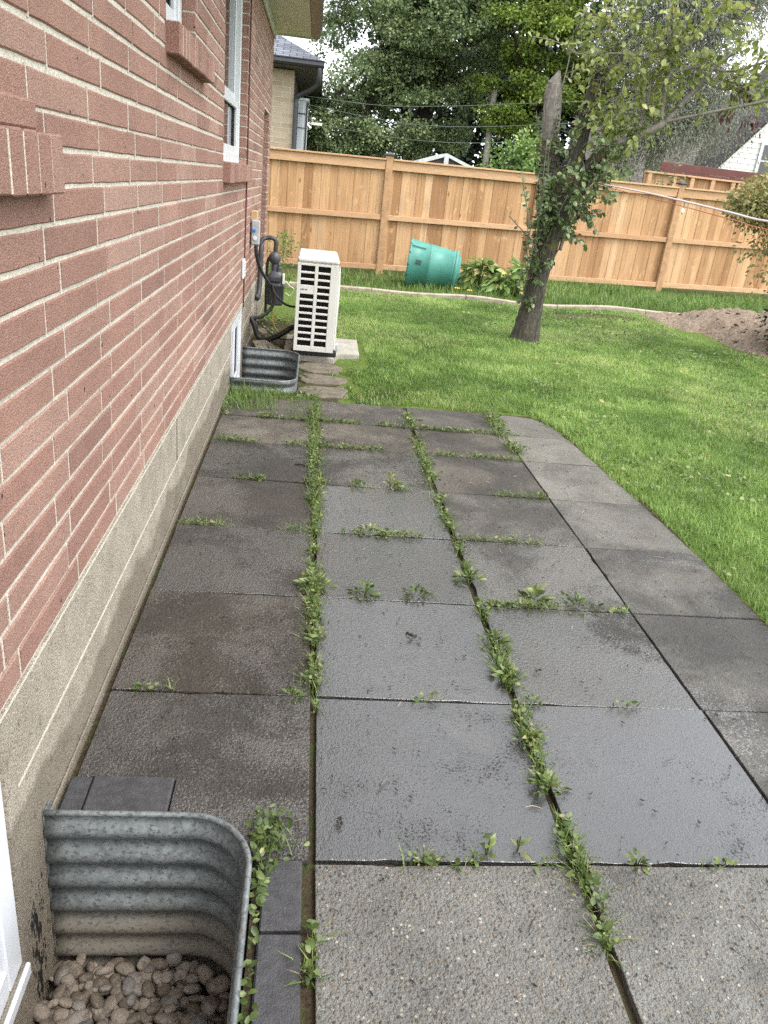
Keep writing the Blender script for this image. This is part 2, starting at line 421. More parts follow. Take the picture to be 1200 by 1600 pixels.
def mk_pebble():
    t = NT("river_pebble")
    w = t.wpos()
    c = t.ramp(t.attr("tint"), [(0.0, (0.10, 0.077, 0.057)), (0.4, (0.19, 0.157, 0.125)), (0.75, (0.26, 0.218, 0.177)), (0.92, (0.135, 0.13, 0.125)), (1.0, (0.23, 0.20, 0.17))])
    c = t.mix(t.ramp(t.noise(42, 4, 0.65, w), [(0.52, 0.0), (0.62, 0.5)]), c, (0.27, 0.235, 0.195))
    c = t.mix(t.ramp(t.noise(30, 4, 0.65, w, 0.6), [(0.54, 0.0), (0.64, 0.65)]), c, (0.075, 0.058, 0.045))
    c = t.mix(1.0, c, t.ramp(t.noise(240, 3, 0.65, w), [(0.3, 0.7), (0.7, 1.2)]), 'MULTIPLY')
    return t.out(c, 0.72, 0, t.bump(t.noise(170, 3), 0.003, 0.8), 0.35)
M['pebble'] = mk_pebble()
def mk_binmat():
    t = NT("green_plastic")
    w = t.wpos()
    c = t.ramp(t.noise(4, 4, 0.6, w), [(0.3, (0.05, 0.215, 0.175)), (0.7, (0.085, 0.295, 0.245))])
    d = t.ramp(t.noise(9, 4, 0.7, w), [(0.55, 0.0), (0.75, 0.45)])
    c = t.mix(d, c, (0.06, 0.09, 0.065))
    return t.out(c, 0.42, 0, t.bump(t.noise(80, 2), 0.001), 0.4)
M['bin'] = mk_binmat()
def mk_dirt():
    t = NT("dug_soil")
    w = t.wpos()
    c = t.ramp(t.noise(30, 5, 0.7, w), [(0.28, (0.135, 0.10, 0.075)), (0.5, (0.26, 0.20, 0.15)), (0.75, (0.41, 0.335, 0.265))])
    return t.out(c, 0.95, 0, t.bump(t.noise(48, 4, 0.7, w), 0.03), 0.15)
M['dirt'] = mk_dirt()
M['dirtclod'] = M['dirt']
def mk_shingle(name, a, b):
    t = NT(name)
    bk = t.n("TexBrick")
    t.l(t.n("TexCoord").outputs["UV"], bk.inputs["Vector"])
    bk.inputs["Color1"].default_value = (*a, 1); bk.inputs["Color2"].default_value = (*b, 1)
    bk.inputs["Mortar"].default_value = (a[0] * 0.35, a[1] * 0.35, a[2] * 0.35, 1)
    bk.inputs["Scale"].default_value = 1.0
    bk.inputs["Brick Width"].default_value = 0.3; bk.inputs["Row Height"].default_value = 0.14
    bk.inputs["Mortar Size"].default_value = 0.012
    c = t.mix(1.0, bk.outputs[0], t.ramp(t.noise(60, 3, 0.7, t.wpos()), [(0.3, 0.75), (0.7, 1.2)]), 'MULTIPLY')
    return t.out(c, 0.8, 0, t.bump(t.noise(120, 2), 0.004), 0.3)
M['shingle_blue'] = mk_shingle("slate_grey_shingles", (0.085, 0.095, 0.115), (0.19, 0.205, 0.235))
M['shingle_brown'] = mk_shingle("brown_grey_shingles", (0.115, 0.10, 0.090), (0.175, 0.155, 0.14))
def mk_bricktex(name, a, b, m):
    t = NT(name)
    bk = t.n("TexBrick")
    t.l(t.n("TexCoord").outputs["UV"], bk.inputs["Vector"])
    bk.inputs["Color1"].default_value = (*a, 1); bk.inputs["Color2"].default_value = (*b, 1); bk.inputs["Mortar"].default_value = (*m, 1)
    bk.inputs["Scale"].default_value = 1.0
    bk.inputs["Brick Width"].default_value = 0.36; bk.inputs["Row Height"].default_value = 0.105
    bk.inputs["Mortar Size"].default_value = 0.012
    return t.out(bk.outputs[0], 0.85, 0, t.bump(bk.outputs["Fac"], 0.006), 0.3)
M['buff'] = mk_bricktex("buff_brick", (0.46, 0.385, 0.285), (0.37, 0.30, 0.215), (0.50, 0.44, 0.34))
M['brownwood'] = simple("brown_soffit", (0.075, 0.056, 0.047), 0.6)
M['siding'] = simple("white_siding", (0.74, 0.74, 0.71), 0.5, 0, 0.05, 4)
M['polewood'] = simple("pole_wood", (0.30, 0.28, 0.24), 0.85, 0, 0.2, 12)
M['wire'] = simple("grey_wire", (0.10, 0.115, 0.105), 0.5)
M['rope'] = simple("pink_white_cord", (0.68, 0.55, 0.56), 0.7, 0, 0.2, 160)
M['redcord'] = simple("orange_red_cord", (0.50, 0.14, 0.08), 0.7, 0, 0.2, 60)
M['terracotta'] = simple("terracotta", (0.42, 0.19, 0.12), 0.8)
M['whiteplastic'] = simple("white_plastic", (0.78, 0.76, 0.70), 0.5)
M['shedtrim'] = simple("pale_shed_trim", (0.50, 0.53, 0.52), 0.6)
M['litter'] = leafmat("litter_crumbs", [(0.0, (0.016, 0.013, 0.010)), (0.7, (0.04, 0.028, 0.018)), (0.8, (0.35, 0.29, 0.19)), (1.0, (0.5, 0.44, 0.3))], 0.6, 0.0, 0.1, 4)
M['sand'] = simple("joint_sand", (0.045, 0.038, 0.03), 0.95, 0, 0.35, 60, 0.006, 120)
M['woodblock'] = simple("raw_wood_block", (0.48, 0.33, 0.18), 0.7, 0, 0.15, 14)
M['yellow'] = simple("yellow_flower", (0.70, 0.50, 0.03), 0.6)

# ---------------------------------------------------------------- mesh helpers
class MB:
    def __init__(self):
        self.v = []; self.f = []; self.tint = []
    def add(self, vs, fs, tint=0.5):
        o = len(self.v)
        self.v.extend([tuple(p) for p in vs])
        for q in fs:
            self.f.append(tuple(i + o for i in q)); self.tint.append(tint)
        return self
    def box(self, x0, x1, y0, y1, z0, z1, tint=0.5, mat=None):
        vs = [Vector(p) for p in ((x0,y0,z0),(x1,y0,z0),(x1,y1,z0),(x0,y1,z0),(x0,y0,z1),(x1,y0,z1),(x1,y1,z1),(x0,y1,z1))]
        if mat is not None:
            vs = [mat @ p for p in vs]
        return self.add(vs, [(0,3,2,1),(4,5,6,7),(0,1,5,4),(1,2,6,5),(2,3,7,6),(3,0,4,7)], tint)
    def cbox(self, x0, x1, y0, y1, z0, z1, c, tint=0.5, mat=None):
        """box with its edges chamfered by c"""
        vs = []
        for sx, X, dx in ((0, x0, c), (1, x1, -c)):
            for sy, Y, dy in ((0, y0, c), (1, y1, -c)):
                for sz, Z, dz in ((0, z0, c), (1, z1, -c)):
                    vs += [Vector((X, Y + dy, Z + dz)), Vector((X + dx, Y, Z + dz)), Vector((X + dx, Y + dy, Z))]
        if mat is not None:
            vs = [mat @ p for p in vs]
        i = lambda a, b, d, k: (a * 4 + b * 2 + d) * 3 + k
        fs = []
        for k, ax in ((0, 0), (1, 1), (2, 2)):
            for s in (0, 1):
                cs = []
                for (p, q) in ((0, 0), (1, 0), (1, 1), (0, 1)):
                    cc = [0, 0, 0]; cc[ax] = s; o = [a for a in (0, 1, 2) if a != ax]
                    cc[o[0]] = p; cc[o[1]] = q
                    cs.append(i(*cc, k))
                if (s == 1) == (ax == 1):
                    cs.reverse()
                fs.append(tuple(cs))
        for ax in (0, 1, 2):
            o = [a for a in (0, 1, 2) if a != ax]
            for p in (0, 1):
                for q in (0, 1):
                    e = []
                    for s in (0, 1):
                        cc = [0, 0, 0]; cc[ax] = s; cc[o[0]] = p; cc[o[1]] = q
                        e.append((i(*cc, o[0]), i(*cc, o[1])))
                    fs.append((e[0][0], e[0][1], e[1][1], e[1][0]))
        for a in (0, 1):
            for b in (0, 1):
                for d in (0, 1):
                    fs.append((i(a, b, d, 0), i(a, b, d, 1), i(a, b, d, 2)))
        return self.add(vs, fs, tint)
    def prism(self, poly, z0, z1, ch=0.0, tint=0.5, tilt=(0, 0)):
        n = len(poly)
        cx = sum(p[0] for p in poly) / n; cy = sum(p[1] for p in poly) / n
        zt = lambda x, y: (x - cx) * tilt[0] + (y - cy) * tilt[1]
        vs = [(x, y, z0) for x, y in poly]
        vs += [(x, y, z1 - ch + zt(x, y)) for x, y in poly]
        fs = [tuple(reversed(range(n)))]
        fs += [(k, (k + 1) % n, n + (k + 1) % n, n + k) for k in range(n)]
        if ch:
            ins = []
            for k in range(n):
                p0 = Vector(poly[k - 1]); p = Vector(poly[k]); p1 = Vector(poly[(k + 1) % n])
                d0 = (p - p0).normalized(); d1 = (p1 - p).normalized()
                nn = Vector((-d0.y - d1.y, d0.x + d1.x)).normalized()
                ins.append(p + nn * ch * 1.2)
            vs += [(p.x, p.y, z1 + zt(p.x, p.y)) for p in ins]
            fs += [(n + k, n + (k + 1) % n, 2 * n + (k + 1) % n, 2 * n + k) for k in range(n)]
            fs.append(tuple(range(2 * n, 3 * n)))
        else:
            fs.append(tuple(range(n, 2 * n)))
        return self.add(vs, fs, tint)
    def tube(self, pts, rad, seg=8, tint=0.5, smooth=4, jit=0.0, cap=True, seed=0):
        pts = [Vector(p) for p in pts]
        if not hasattr(rad, "__len__"):
            rad = [rad] * len(pts)
        P, Q = [], []
        n = len(pts)
        for k in range(n - 1):
            p0 = pts[max(0, k - 1)]; p1 = pts[k]; p2 = pts[k + 1]; p3 = pts[min(n - 1, k + 2)]
            for s in range(smooth):
                t = s / smooth
                P.append(0.5 * ((2 * p1) + (p2 - p0) * t + (2 * p0 - 5 * p1 + 4 * p2 - p3) * t * t + (3 * p1 - p0 - 3 * p2 + p3) * t ** 3))
                Q.append(rad[k] * (1 - t) + rad[k + 1] * t)
        P.append(pts[-1]); Q.append(rad[-1])
        vs, fs = [], []
        ref = Vector((0.31, 0.2, 0.93)) if abs((P[1] - P[0]).normalized().z) < 0.9 else Vector((1, 0.1, 0))
        rr = random.Random(seed)
        for k, p in enumerate(P):
            d = (P[min(k + 1, len(P) - 1)] - P[max(k - 1, 0)])
            if d.length < 1e-9:
                d = Vector((0, 0, 1))
            d.normalize()
            a = ref - d * ref.dot(d)
            if a.length < 1e-4:
                a = Vector((1, 0, 0)) - d * d.x
            a.normalize(); b = d.cross(a); ref = a
            for s in range(seg):
                th = 2 * math.pi * s / seg
                q = Q[k] * (1 + (rr.uniform(-jit, jit) if jit else 0))
                vs.append(p + (a * math.cos(th) + b * math.sin(th)) * q)
        for k in range(len(P) - 1):
            for s in range(seg):
                s2 = (s + 1) % seg
                fs.append((k * seg + s, k * seg + s2, (k + 1) * seg + s2, (k + 1) * seg + s))
        if cap:
            fs.append(tuple(reversed(range(seg))))
            fs.append(tuple((len(P) - 1) * seg + s for s in range(seg)))
        return self.add(vs, fs, tint)
    def lathe(self, prof, mat=None, seg=24, tint=0.5):
        vs, fs = [], []
        for r, z in prof:
            for s in range(seg):
                th = 2 * math.pi * s / seg
                p = Vector((r * math.cos(th), r * math.sin(th), z))
                vs.append(mat @ p if mat is not None else p)
        for k in range(len(prof) - 1):
            for s in range(seg):
                s2 = (s + 1) % seg
                fs.append((k * seg + s, k * seg + s2, (k + 1) * seg + s2, (k + 1) * seg + s))
        fs.append(tuple(reversed(range(seg))))
        fs.append(tuple((len(prof) - 1) * seg + s for s in range(seg)))
        return self.add(vs, fs, tint)
    def build(self, name, mat, parent=None, smooth=False, bevel=0.0, attrs=None, solid=0.0):
        me = bpy.data.meshes.new(name)
        me.from_pydata(self.v, [], self.f)
        a = me.attributes.new("tint", 'FLOAT', 'FACE')
        a.data.foreach_set("value", np.array(self.tint, dtype=np.float32))
        for k, val in (attrs or {}).items():
            b = me.attributes.new(k, 'FLOAT', 'FACE')
            b.data.foreach_set("value", np.full(len(self.f), val, dtype=np.float32))
        if smooth:
            me.polygons.foreach_set("use_smooth", np.ones(len(self.f), dtype=bool))
        me.materials.append(mat)
        me.update()
        o = bpy.data.objects.new(name, me)
        COL.objects.link(o)
        if parent is not None:
            o.parent = parent
            o.matrix_parent_inverse = parent.matrix_basis.inverted()
        if solid:
            s = o.modifiers.new("solid", 'SOLIDIFY'); s.thickness = solid; s.offset = 0
        if bevel:
            b = o.modifiers.new("bevel", 'BEVEL'); b.width = bevel; b.segments = 2; b.limit_method = 'ANGLE'
        return o

def tag(o, label=None, cat=None, group=None, kind=None):
    if label: o["label"] = label
    if cat: o["category"] = cat
    if group: o["group"] = group
    if kind: o["kind"] = kind
    return o
def thing(name, label, cat, loc=(0, 0, 0), group=None):
    o = bpy.data.objects.new(name, None)
    o.empty_display_size = 0.1
    COL.objects.link(o)
    o.location = loc
    return tag(o, label, cat, group)
def arrays(name, V, F4, mat, tint, parent=None, smooth=False):
    """numpy quad/tri mesh; F4 is a list of (m,k) arrays"""
    me = bpy.data.meshes.new(name)
    nf = sum(len(f) for f in F4)
    loops = np.concatenate([f.ravel() for f in F4]).astype(np.int32)
    sizes = np.concatenate([np.full(len(f), f.shape[1]) for f in F4]).astype(np.int32)
    starts = np.concatenate([[0], np.cumsum(sizes)[:-1]]).astype(np.int32)
    me.vertices.add(len(V)); me.vertices.foreach_set("co", V.astype(np.float32).ravel())
    me.loops.add(len(loops)); me.loops.foreach_set("vertex_index", loops)
    me.polygons.add(nf); me.polygons.foreach_set("loop_start", starts)
    a = me.attributes.new("tint", 'FLOAT', 'FACE')
    a.data.foreach_set("value", np.clip(tint, 0, 1).astype(np.float32))
    if smooth:
        me.polygons.foreach_set("use_smooth", np.ones(nf, dtype=bool))
    me.materials.append(mat)
    me.update(calc_edges=True)
    me.validate()
    o = bpy.data.objects.new(name, me)
    COL.objects.link(o)
    if parent is not None:
        o.parent = parent
        o.matrix_parent_inverse = parent.matrix_basis.inverted()
    return o
# leaf templates: x along the leaf, y across, z up
LEAF_OVAL = (np.array([[0,0,0],[.3,-.28,.06],[.3,.28,.06],[.68,-.24,.02],[.68,.24,.02],[1,0,-.14],[.34,0,-.02],[.68,0,-.05]]),
             [(0,1,6),(0,6,2),(1,3,7,6),(6,7,4,2),(3,5,7),(7,5,4)])
LEAF_CARD = (np.array([[0,0,0],[.5,-.42,.07],[1,0,-.06],[.5,.42,.07]]), [(0,1,2),(0,2,3)])
LEAF_LOBE = (np.array([[0,0,0],[.22,-.5,.02],[.5,-.24,.05],[.62,-.52,-.06],[1,0,-.12],[.62,.52,-.06],[.5,.24,.05],[.22,.5,.02]]),
             [(0,1,2),(0,2,6),(0,6,7),(2,3,4),(2,4,6),(4,5,6)])
LEAF_LONG = (np.array([[0,0,0],[.25,-.13,.10],[.25,.13,.10],[.6,-.14,.12],[.6,.14,.12],[1,0,-.06]]),
             [(0,1,2),(1,3,4,2),(3,5,4)])
def leaves(name, pos, dirs, size, mat, tint, parent=None, tpl=LEAF_OVAL, up=None, width=1.0):
    pos = np.asarray(pos, float); n = len(pos)
    d = np.asarray(dirs, float); d /= (np.linalg.norm(d, axis=1, keepdims=True) + 1e-9)
    u = rng.normal(size=(n, 3)) * 0.7 + np.array([0, 0, 1.0]) if up is None else np.asarray(up, float)
    y = np.cross(u, d); y /= (np.linalg.norm(y, axis=1, keepdims=True) + 1e-9)
    z = np.cross(d, y)
    T, faces = tpl
    s = np.broadcast_to(np.asarray(size, float), (n,))[:, None, None]
    V = pos[:, None, :] + s * (T[None, :, 0:1] * d[:, None] + width * T[None, :, 1:2] * y[:, None] + T[None, :, 2:3] * z[:, None])
    k = len(T)
    off = (np.arange(n) * k)[:, None]
    t3 = np.array([f for f in faces if len(f) == 3]); t4 = np.array([f for f in faces if len(f) == 4])
    F, tt = [], []
    for t in (t3, t4):
        if len(t):
            F.append((off[:, :, None] + t[None]).reshape(-1, t.shape[1])); tt.append(np.repeat(tint, len(t)))
    return arrays(name, V.reshape(-1, 3), F, mat, np.concatenate(tt), parent)
def vnoise(x, y, s, seed=0):
    x = np.asarray(x) * s; y = np.asarray(y) * s
    xi = np.floor(x).astype(np.int64); yi = np.floor(y).astype(np.int64)
    fx = x - xi; fy = y - yi
    fx = fx * fx * (3 - 2 * fx); fy = fy * fy * (3 - 2 * fy)
    def h(a, b):
        k = (a * 374761393 + b * 668265263 + seed * 2147483647) & 0xFFFFFFFF
        k = ((k ^ (k >> 13)) * 1274126177) & 0xFFFFFFFF
        return ((k ^ (k >> 16)) & 0xFFFF) / 65535.0
    return (h(xi, yi) * (1 - fx) + h(xi + 1, yi) * fx) * (1 - fy) + (h(xi, yi + 1) * (1 - fx) + h(xi + 1, yi + 1) * fx) * fy
def sstep(a, b, x):
    t = np.clip((np.asarray(x, float) - a) / (b - a), 0, 1)
    return t * t * (3 - 2 * t)
def blades(name, x, y, z, hgt, wid, mat, tint, lean=0.45, parent=None):
    n = len(x)
    az = rng.uniform(0, 2 * np.pi, n); ln = np.abs(rng.normal(0, lean, n)) + 0.08
    dx, dy = np.cos(az), np.sin(az)
    b = np.stack([x, y, z], 1)
    side = np.stack([-dy, dx, np.zeros(n)], 1) * (wid / 2)[:, None]
    d = np.stack([dx * ln, dy * ln, np.ones(n)], 1); d /= np.linalg.norm(d, axis=1, keepdims=True)
    m = b + d * (hgt * 0.55)[:, None]
    d2 = np.stack([dx * ln * 2.4, dy * ln * 2.4, np.full(n, 0.85)], 1); d2 /= np.linalg.norm(d2, axis=1, keepdims=True)
    t = m + d2 * (hgt * 0.5)[:, None]
    V = np.stack([b - side, b + side, m + side * 0.8, m - side * 0.8, t], 1).reshape(-1, 3)
    o = (np.arange(n) * 5)[:, None]
    return arrays(name, V, [o + np.array([[0, 1, 2, 3]]), o + np.array([[3, 2, 4]])], mat, np.concatenate([tint, tint]), parent)

# ================================================================ THE SETTING
WX = -0.55                                            # face of the brick wall
WELLS = ((0.33, 1.43), (5.66, 6.76))                  # window wells along the wall
WELL_X1, WELL_R = -0.06, 0.15
PATIO_EDGE = [(-5, 1.93), (3.3, 1.935), (3.84, 1.91), (4.62, 1.855), (5.16, 1.815), (5.46, 1.70)]
def xedge(y):
    return np.interp(y, [p[0] for p in PATIO_EDGE], [p[1] for p in PATIO_EDGE])
def kerb_y(x):
    return np.interp(x, [-0.6, 0.5, 2.0, 3.0, 3.8, 4.6, 5.4, 6.2, 8.0, 12.0], [11.62, 11.62, 11.61, 11.59, 11.58, 11.60, 11.66, 11.76, 12.05, 12.8])
def terrain(x, y):
    x = np.asarray(x, float); y = np.asarray(y, float)
    inside = (1 - sstep(-0.05, 0.03, x - xedge(y))) * (1 - sstep(5.40, 5.50, y))
    rise = 0.10 * sstep(1.5, 7.0, x) * sstep(6.0, 14.0, y)
    bump = (vnoise(x, y, 0.9, 3) - 0.5) * 0.05 * sstep(6, 9, y) + (vnoise(x, y, 3.1, 4) - 0.5) * 0.015
    lawn = 0.0 + rise + bump - 0.02 * (1 - sstep(0.3, 0.9, x)) * sstep(5.4, 5.6, y)
    bed = 0.03 * sstep(-0.1, 0.1, y - kerb_y(x)) * (1 - sstep(13.5, 14.5, y))
    return inside * (-0.018) + (1 - inside) * (lawn + bed)
def in_well(x, y, grow=0.0):
    r = False
    for a, b in WELLS:
        a2, b2, x1 = a - grow, b + grow, WELL_X1 + grow
        if x < x1 and a2 < y < b2:
            cx, rr = x1 - WELL_R, WELL_R
            if x > cx and y > b2 - rr:
                r = r or (x - cx) ** 2 + (y - (b2 - rr)) ** 2 < rr * rr
            elif x > cx and y < a2 + rr:
                r = r or (x - cx) ** 2 + (y - (a2 + rr)) ** 2 < rr * rr
            else:
                r = True
    return r
def make_ground():
    xs = sorted(set([-400, -150, -60, -20, -8, -3, -1.2] + [round(v, 3) for v in np.arange(-0.64, -0.03, 0.018)] + [round(v, 3) for v in np.arange(0.02, 2.4, 0.08)]
        + [round(v, 3) for v in np.arange(2.4, 10, 0.16)] + [10.5, 12, 15, 20, 30, 60, 150, 400]))
    ys = sorted(set([-400, -100, -20, -5, -1] + [round(v, 3) for v in np.arange(0.28, 1.5, 0.018)] + [round(v, 3) for v in np.arange(1.55, 5.6, 0.08)]
        + [round(v, 3) for v in np.arange(5.62, 6.82, 0.018)] + [round(v, 3) for v in np.arange(6.9, 14.6, 0.10)] + [15, 16, 18, 22, 30, 45, 70, 150, 400]))
    X, Y = np.meshgrid(xs, ys, indexing='ij')
    Z = terrain(X, Y)
    m = MB(); m.v = [tuple(p) for p in np.stack([X, Y, Z], -1).reshape(-1, 3)]
    ny = len(ys); soil = []
    for i in range(len(xs) - 1):
        for j in range(ny - 1):
            cx, cy = (xs[i] + xs[i + 1]) / 2, (ys[j] + ys[j + 1]) / 2
            if in_well(cx, cy, 0.022):
                continue
            m.f.append((i * ny + j, (i + 1) * ny + j, (i + 1) * ny + j + 1, i * ny + j + 1))
            s = 0.0
            if cx < xedge(cy) and cy < 5.45: s = 1.0
            elif cx < 0.25 and cy < 8.6: s = 0.9
            elif cy > 14.3: s = 0.5
            elif cy > 12.9 and cx < 6: s = 0.6
            elif cy > float(kerb_y(cx)): s = 0.35
            d = math.hypot((cx - 3.9) / 0.9, (cy - 10.9) / 0.4)
            if d < 1: s = max(s, 0.75)
            soil.append(s)
    m.tint = [0.5] * len(m.f)
    o = m.build("ground", M['ground'], smooth=True)
    a = o.data.attributes.new("soil", 'FLOAT', 'FACE')
    a.data.foreach_set("value", np.array(soil, dtype=np.float32))
    tag(o, kind='structure')
make_ground()

# ---------------------------------------------------------------- patio slabs
CX = [(-0.522, 0.080), (0.098, 0.728), (0.752, 1.371), (1.380, 1.932)]
RY = [(0.735, 1.340), (1.351, 1.9755), (1.9825, 2.5955), (2.6025, 3.1955), (3.2025, 3.7955), (3.8025, 4.409), (4.416, 4.934), (4.942, 5.45)]
colname = ["beside the house wall", "second out from the house wall", "third out from the house wall", "along the lawn edge"]
rowname = ["front row", "second row from the front", "third row from the front", "fourth row from the front", "fourth row from the lawn end",
           "third row from the lawn end", "second row from the lawn end", "last row before the lawn"]
WET = [[.3, .2, .22, .2], [.60, .90, .84, .38], [.54, 1.05, .84, .40], [.68, .98, .70, .34], [.58, 1.1, .46, .26], [.52, .54, .40, .16], [.34, .36, .34, .10], [.28, .34, .34, .12]]
TNT = [[.5, .80, .90, .9], [.38, .22, .25, .62], [.26, .34, .46, .64], [.34, .36, .66, .66], [.5, .42, .62, .74], [.36, .42, .5, .80], [.68, .56, .5, .80], [.55, .45, .48, .66]]
HUE = [[.5, .2, .16, .16], [.55, .1, .08, .22], [.75, .12, .3, .22], [.55, .25, .4, .3], [.58, .15, .5, .35], [.5, .55, .55, .42], [.6, .6, .58, .45], [.55, .5, .5, .42]]
LOOK = {(0, 1): "dry speckled pebble-faced patio slab", (0, 2): "pale dry pebble-faced patio slab", (1, 1): "dark wet patio slab", (1, 2): "smooth dark wet patio slab",
        (1, 0): "brownish wet patio slab notched around the window well", (2, 0): "brown stained wet patio slab", (2, 1): "shiny wet blue-grey patio slab", (4, 1): "patio slab with a pale wet shine",
        (4, 2): "patio slab with a reddish brown stain", (6, 1): "dry brownish patio slab with a pale worn patch", (7, 3): "patio slab with a rounded lawn corner"}
for r, (y0, y1) in enumerate(RY):
    for c, (x0, x1) in enumerate(CX):
        if r == 0 and c == 0:
            continue
        j = lambda s=0.0016: random.uniform(-s, s)
        poly = [(x0 + j(), y0 + j()), (x1 + j(), y0 + j()), (x1 + j(), y1 + j()), (x0 + j(), y1 + j())]
        if c == 3:
            e0, e1 = float(xedge(y0)), float(xedge(y1))
            poly[1] = (e0, y0); poly[2] = (e1, y1)
            if r == 7:
                poly = [(x0, y0), (e0, y0), (1.81, 5.18), (1.775, 5.32), (1.70, 5.41), (1.58, y1), (x0, y1)]
        if r == 1 and c == 0:
            poly = [(-0.045, y0), (x1, y0), (x1, y1), (x0, y1), (x0, 1.612), (-0.268, 1.606), (-0.27, 1.455), (-0.14, 1.452), (-0.075, 1.41)]
        if r == 7 and c == 0:
            poly[3] = (-0.30, 5.40); poly.insert(4, (x0, 5.2))
        fine = []
        for k in range(len(poly)):
            p, q = Vector(poly[k]), Vector(poly[(k + 1) % len(poly)]); L = (q - p).length; nn = max(1, int(L / .045)); nv = Vector((-(q - p).y, (q - p).x)).normalized()
            for i in range(nn):
                d = 0 if i == 0 else abs(random.gauss(0, .0008)) + (random.uniform(.003, .007) if random.random() < .04 else 0)
                pp = p.lerp(q, i / nn) + nv * d; fine.append((pp.x, pp.y))
        poly = fine
        m = MB().prism(poly, -0.05, 0.0 + random.uniform(-0.002, 0.002), 0.0013, TNT[r][c], (random.uniform(-.006, .006), random.uniform(-.006, .006)))
        o = m.build("patio_slab", M['slab'], attrs={"wet": WET[r][c], "agg": 0.9 if r == 0 else (0.7 if c == 0 else (0.25 if r == 1 or (r, c) == (2, 1) or (r, c) == (4, 1) else 0.5)), "hue": HUE[r][c]})
        look = LOOK.get((r, c), "damp grey concrete patio slab" if WET[r][c] < .5 else "wet grey concrete patio slab")
        tag(o, f"{look}, {rowname[r]}, {colname[c]}", "slab", "concrete slabs of the patio")

# ---------------------------------------------------------------- pavers, stones
m = MB().cbox(-0.024, 0.066, 1.166, 1.352, -0.07, 0.002, 0.004)
tag(m.build("edging_paver", M['paver']), "charcoal paver block beside the near window well, the farther of the two", "paver", "charcoal paver blocks round the near window well")
m = MB().cbox(-0.026, 0.068, 0.80, 1.160, -0.07, -0.002, 0.004)
tag(m.build("edging_paver", M['paver']), "long charcoal paver block beside the near window well, nearest the camera", "paver", "charcoal paver blocks round the near window well")
m = MB().cbox(-0.475, -0.272, 1.448, 1.604, -0.07, 0.014, 0.004)
tag(m.build("edging_paver", M['paver']), "charcoal paver block lying behind the near window well against the brown slab", "paver", "charcoal paver blocks round the near window well")
m = MB().cbox(-0.532, -0.479, 1.448, 1.604, -0.07, 0.010, 0.004)
tag(m.build("edging_paver", M['paver']), "small cut piece of charcoal paver between house wall and larger block behind the near well", "paver", "charcoal paver blocks round the near window well")
def blob(cx, cy, rx, ry, n, seed, rot=0.0):
    rr = random.Random(seed); out = []
    for k in range(n):
        a = 2 * math.pi * k / n
        q = 1 + rr.uniform(-.13, .10)
        sq = 1 / max(abs(math.cos(a)), abs(math.sin(a))) ** 0.55
        x, y = rx * q * sq * math.cos(a) * .86, ry * q * sq * math.sin(a) * .86
        out.append((cx + x * math.cos(rot) - y * math.sin(rot), cy + x * math.sin(rot) + y * math.cos(rot)))
    return out
for (cx, cy, rx, ry, s, lab) in ((0.15, 5.75, .22, .17, 1, "pale weathered flagstone in the grass right behind the last patio slabs"),
                                 (0.15, 6.14, .22, .17, 2, "mossy flagstone in the middle of the short path to the heat pump"),
                                 (0.13, 6.54, .23, .19, 3, "brownish flagstone in the grass just in front of the heat pump"),
                                 (-0.42, 8.0, .10, .16, 4, "grey flat stone on the bare soil below the gas meter")):
    m = MB().prism(blob(cx, cy, rx, ry, 14, s), -0.06, -0.004, 0.008, 0.5, (random.uniform(-.03, .03), random.uniform(-.02, .02)))
    tag(m.build("flagstone", M['flag']), lab, "flagstone", "stepping stones by the heat pump")
m = MB().prism([(-0.40, 6.79), (-0.12, 6.80), (-0.38, 7.28), (-0.50, 7.22)], -0.02, 0.035, 0.004, 0.5, (0.02, 0.03))
tag(m.build("loose_plank", M['plank']), "flat grey brown board lying on the soil behind the far window well", "board")
m = MB().prism([(-0.535, 6.80), (-0.43, 6.79), (-0.52, 7.15), (-0.535, 7.15)], -0.05, 0.02, 0.004)
tag(m.build("edging_paver", M['paver']), "dark paver wedged between the house wall and the grey board behind the far well", "paver")
m = MB().prism([(-0.20, 6.80), (0.25, 6.80), (0.29, 7.02), (0.49, 7.06), (0.50, 7.74), (-0.20, 7.72)], -0.06, 0.030, 0.01, 0.5)
tag(m.build("concrete_pad", M['pad'], bevel=0.006), "light concrete pad under the white heat pump, edge showing in the grass", "concrete pad")

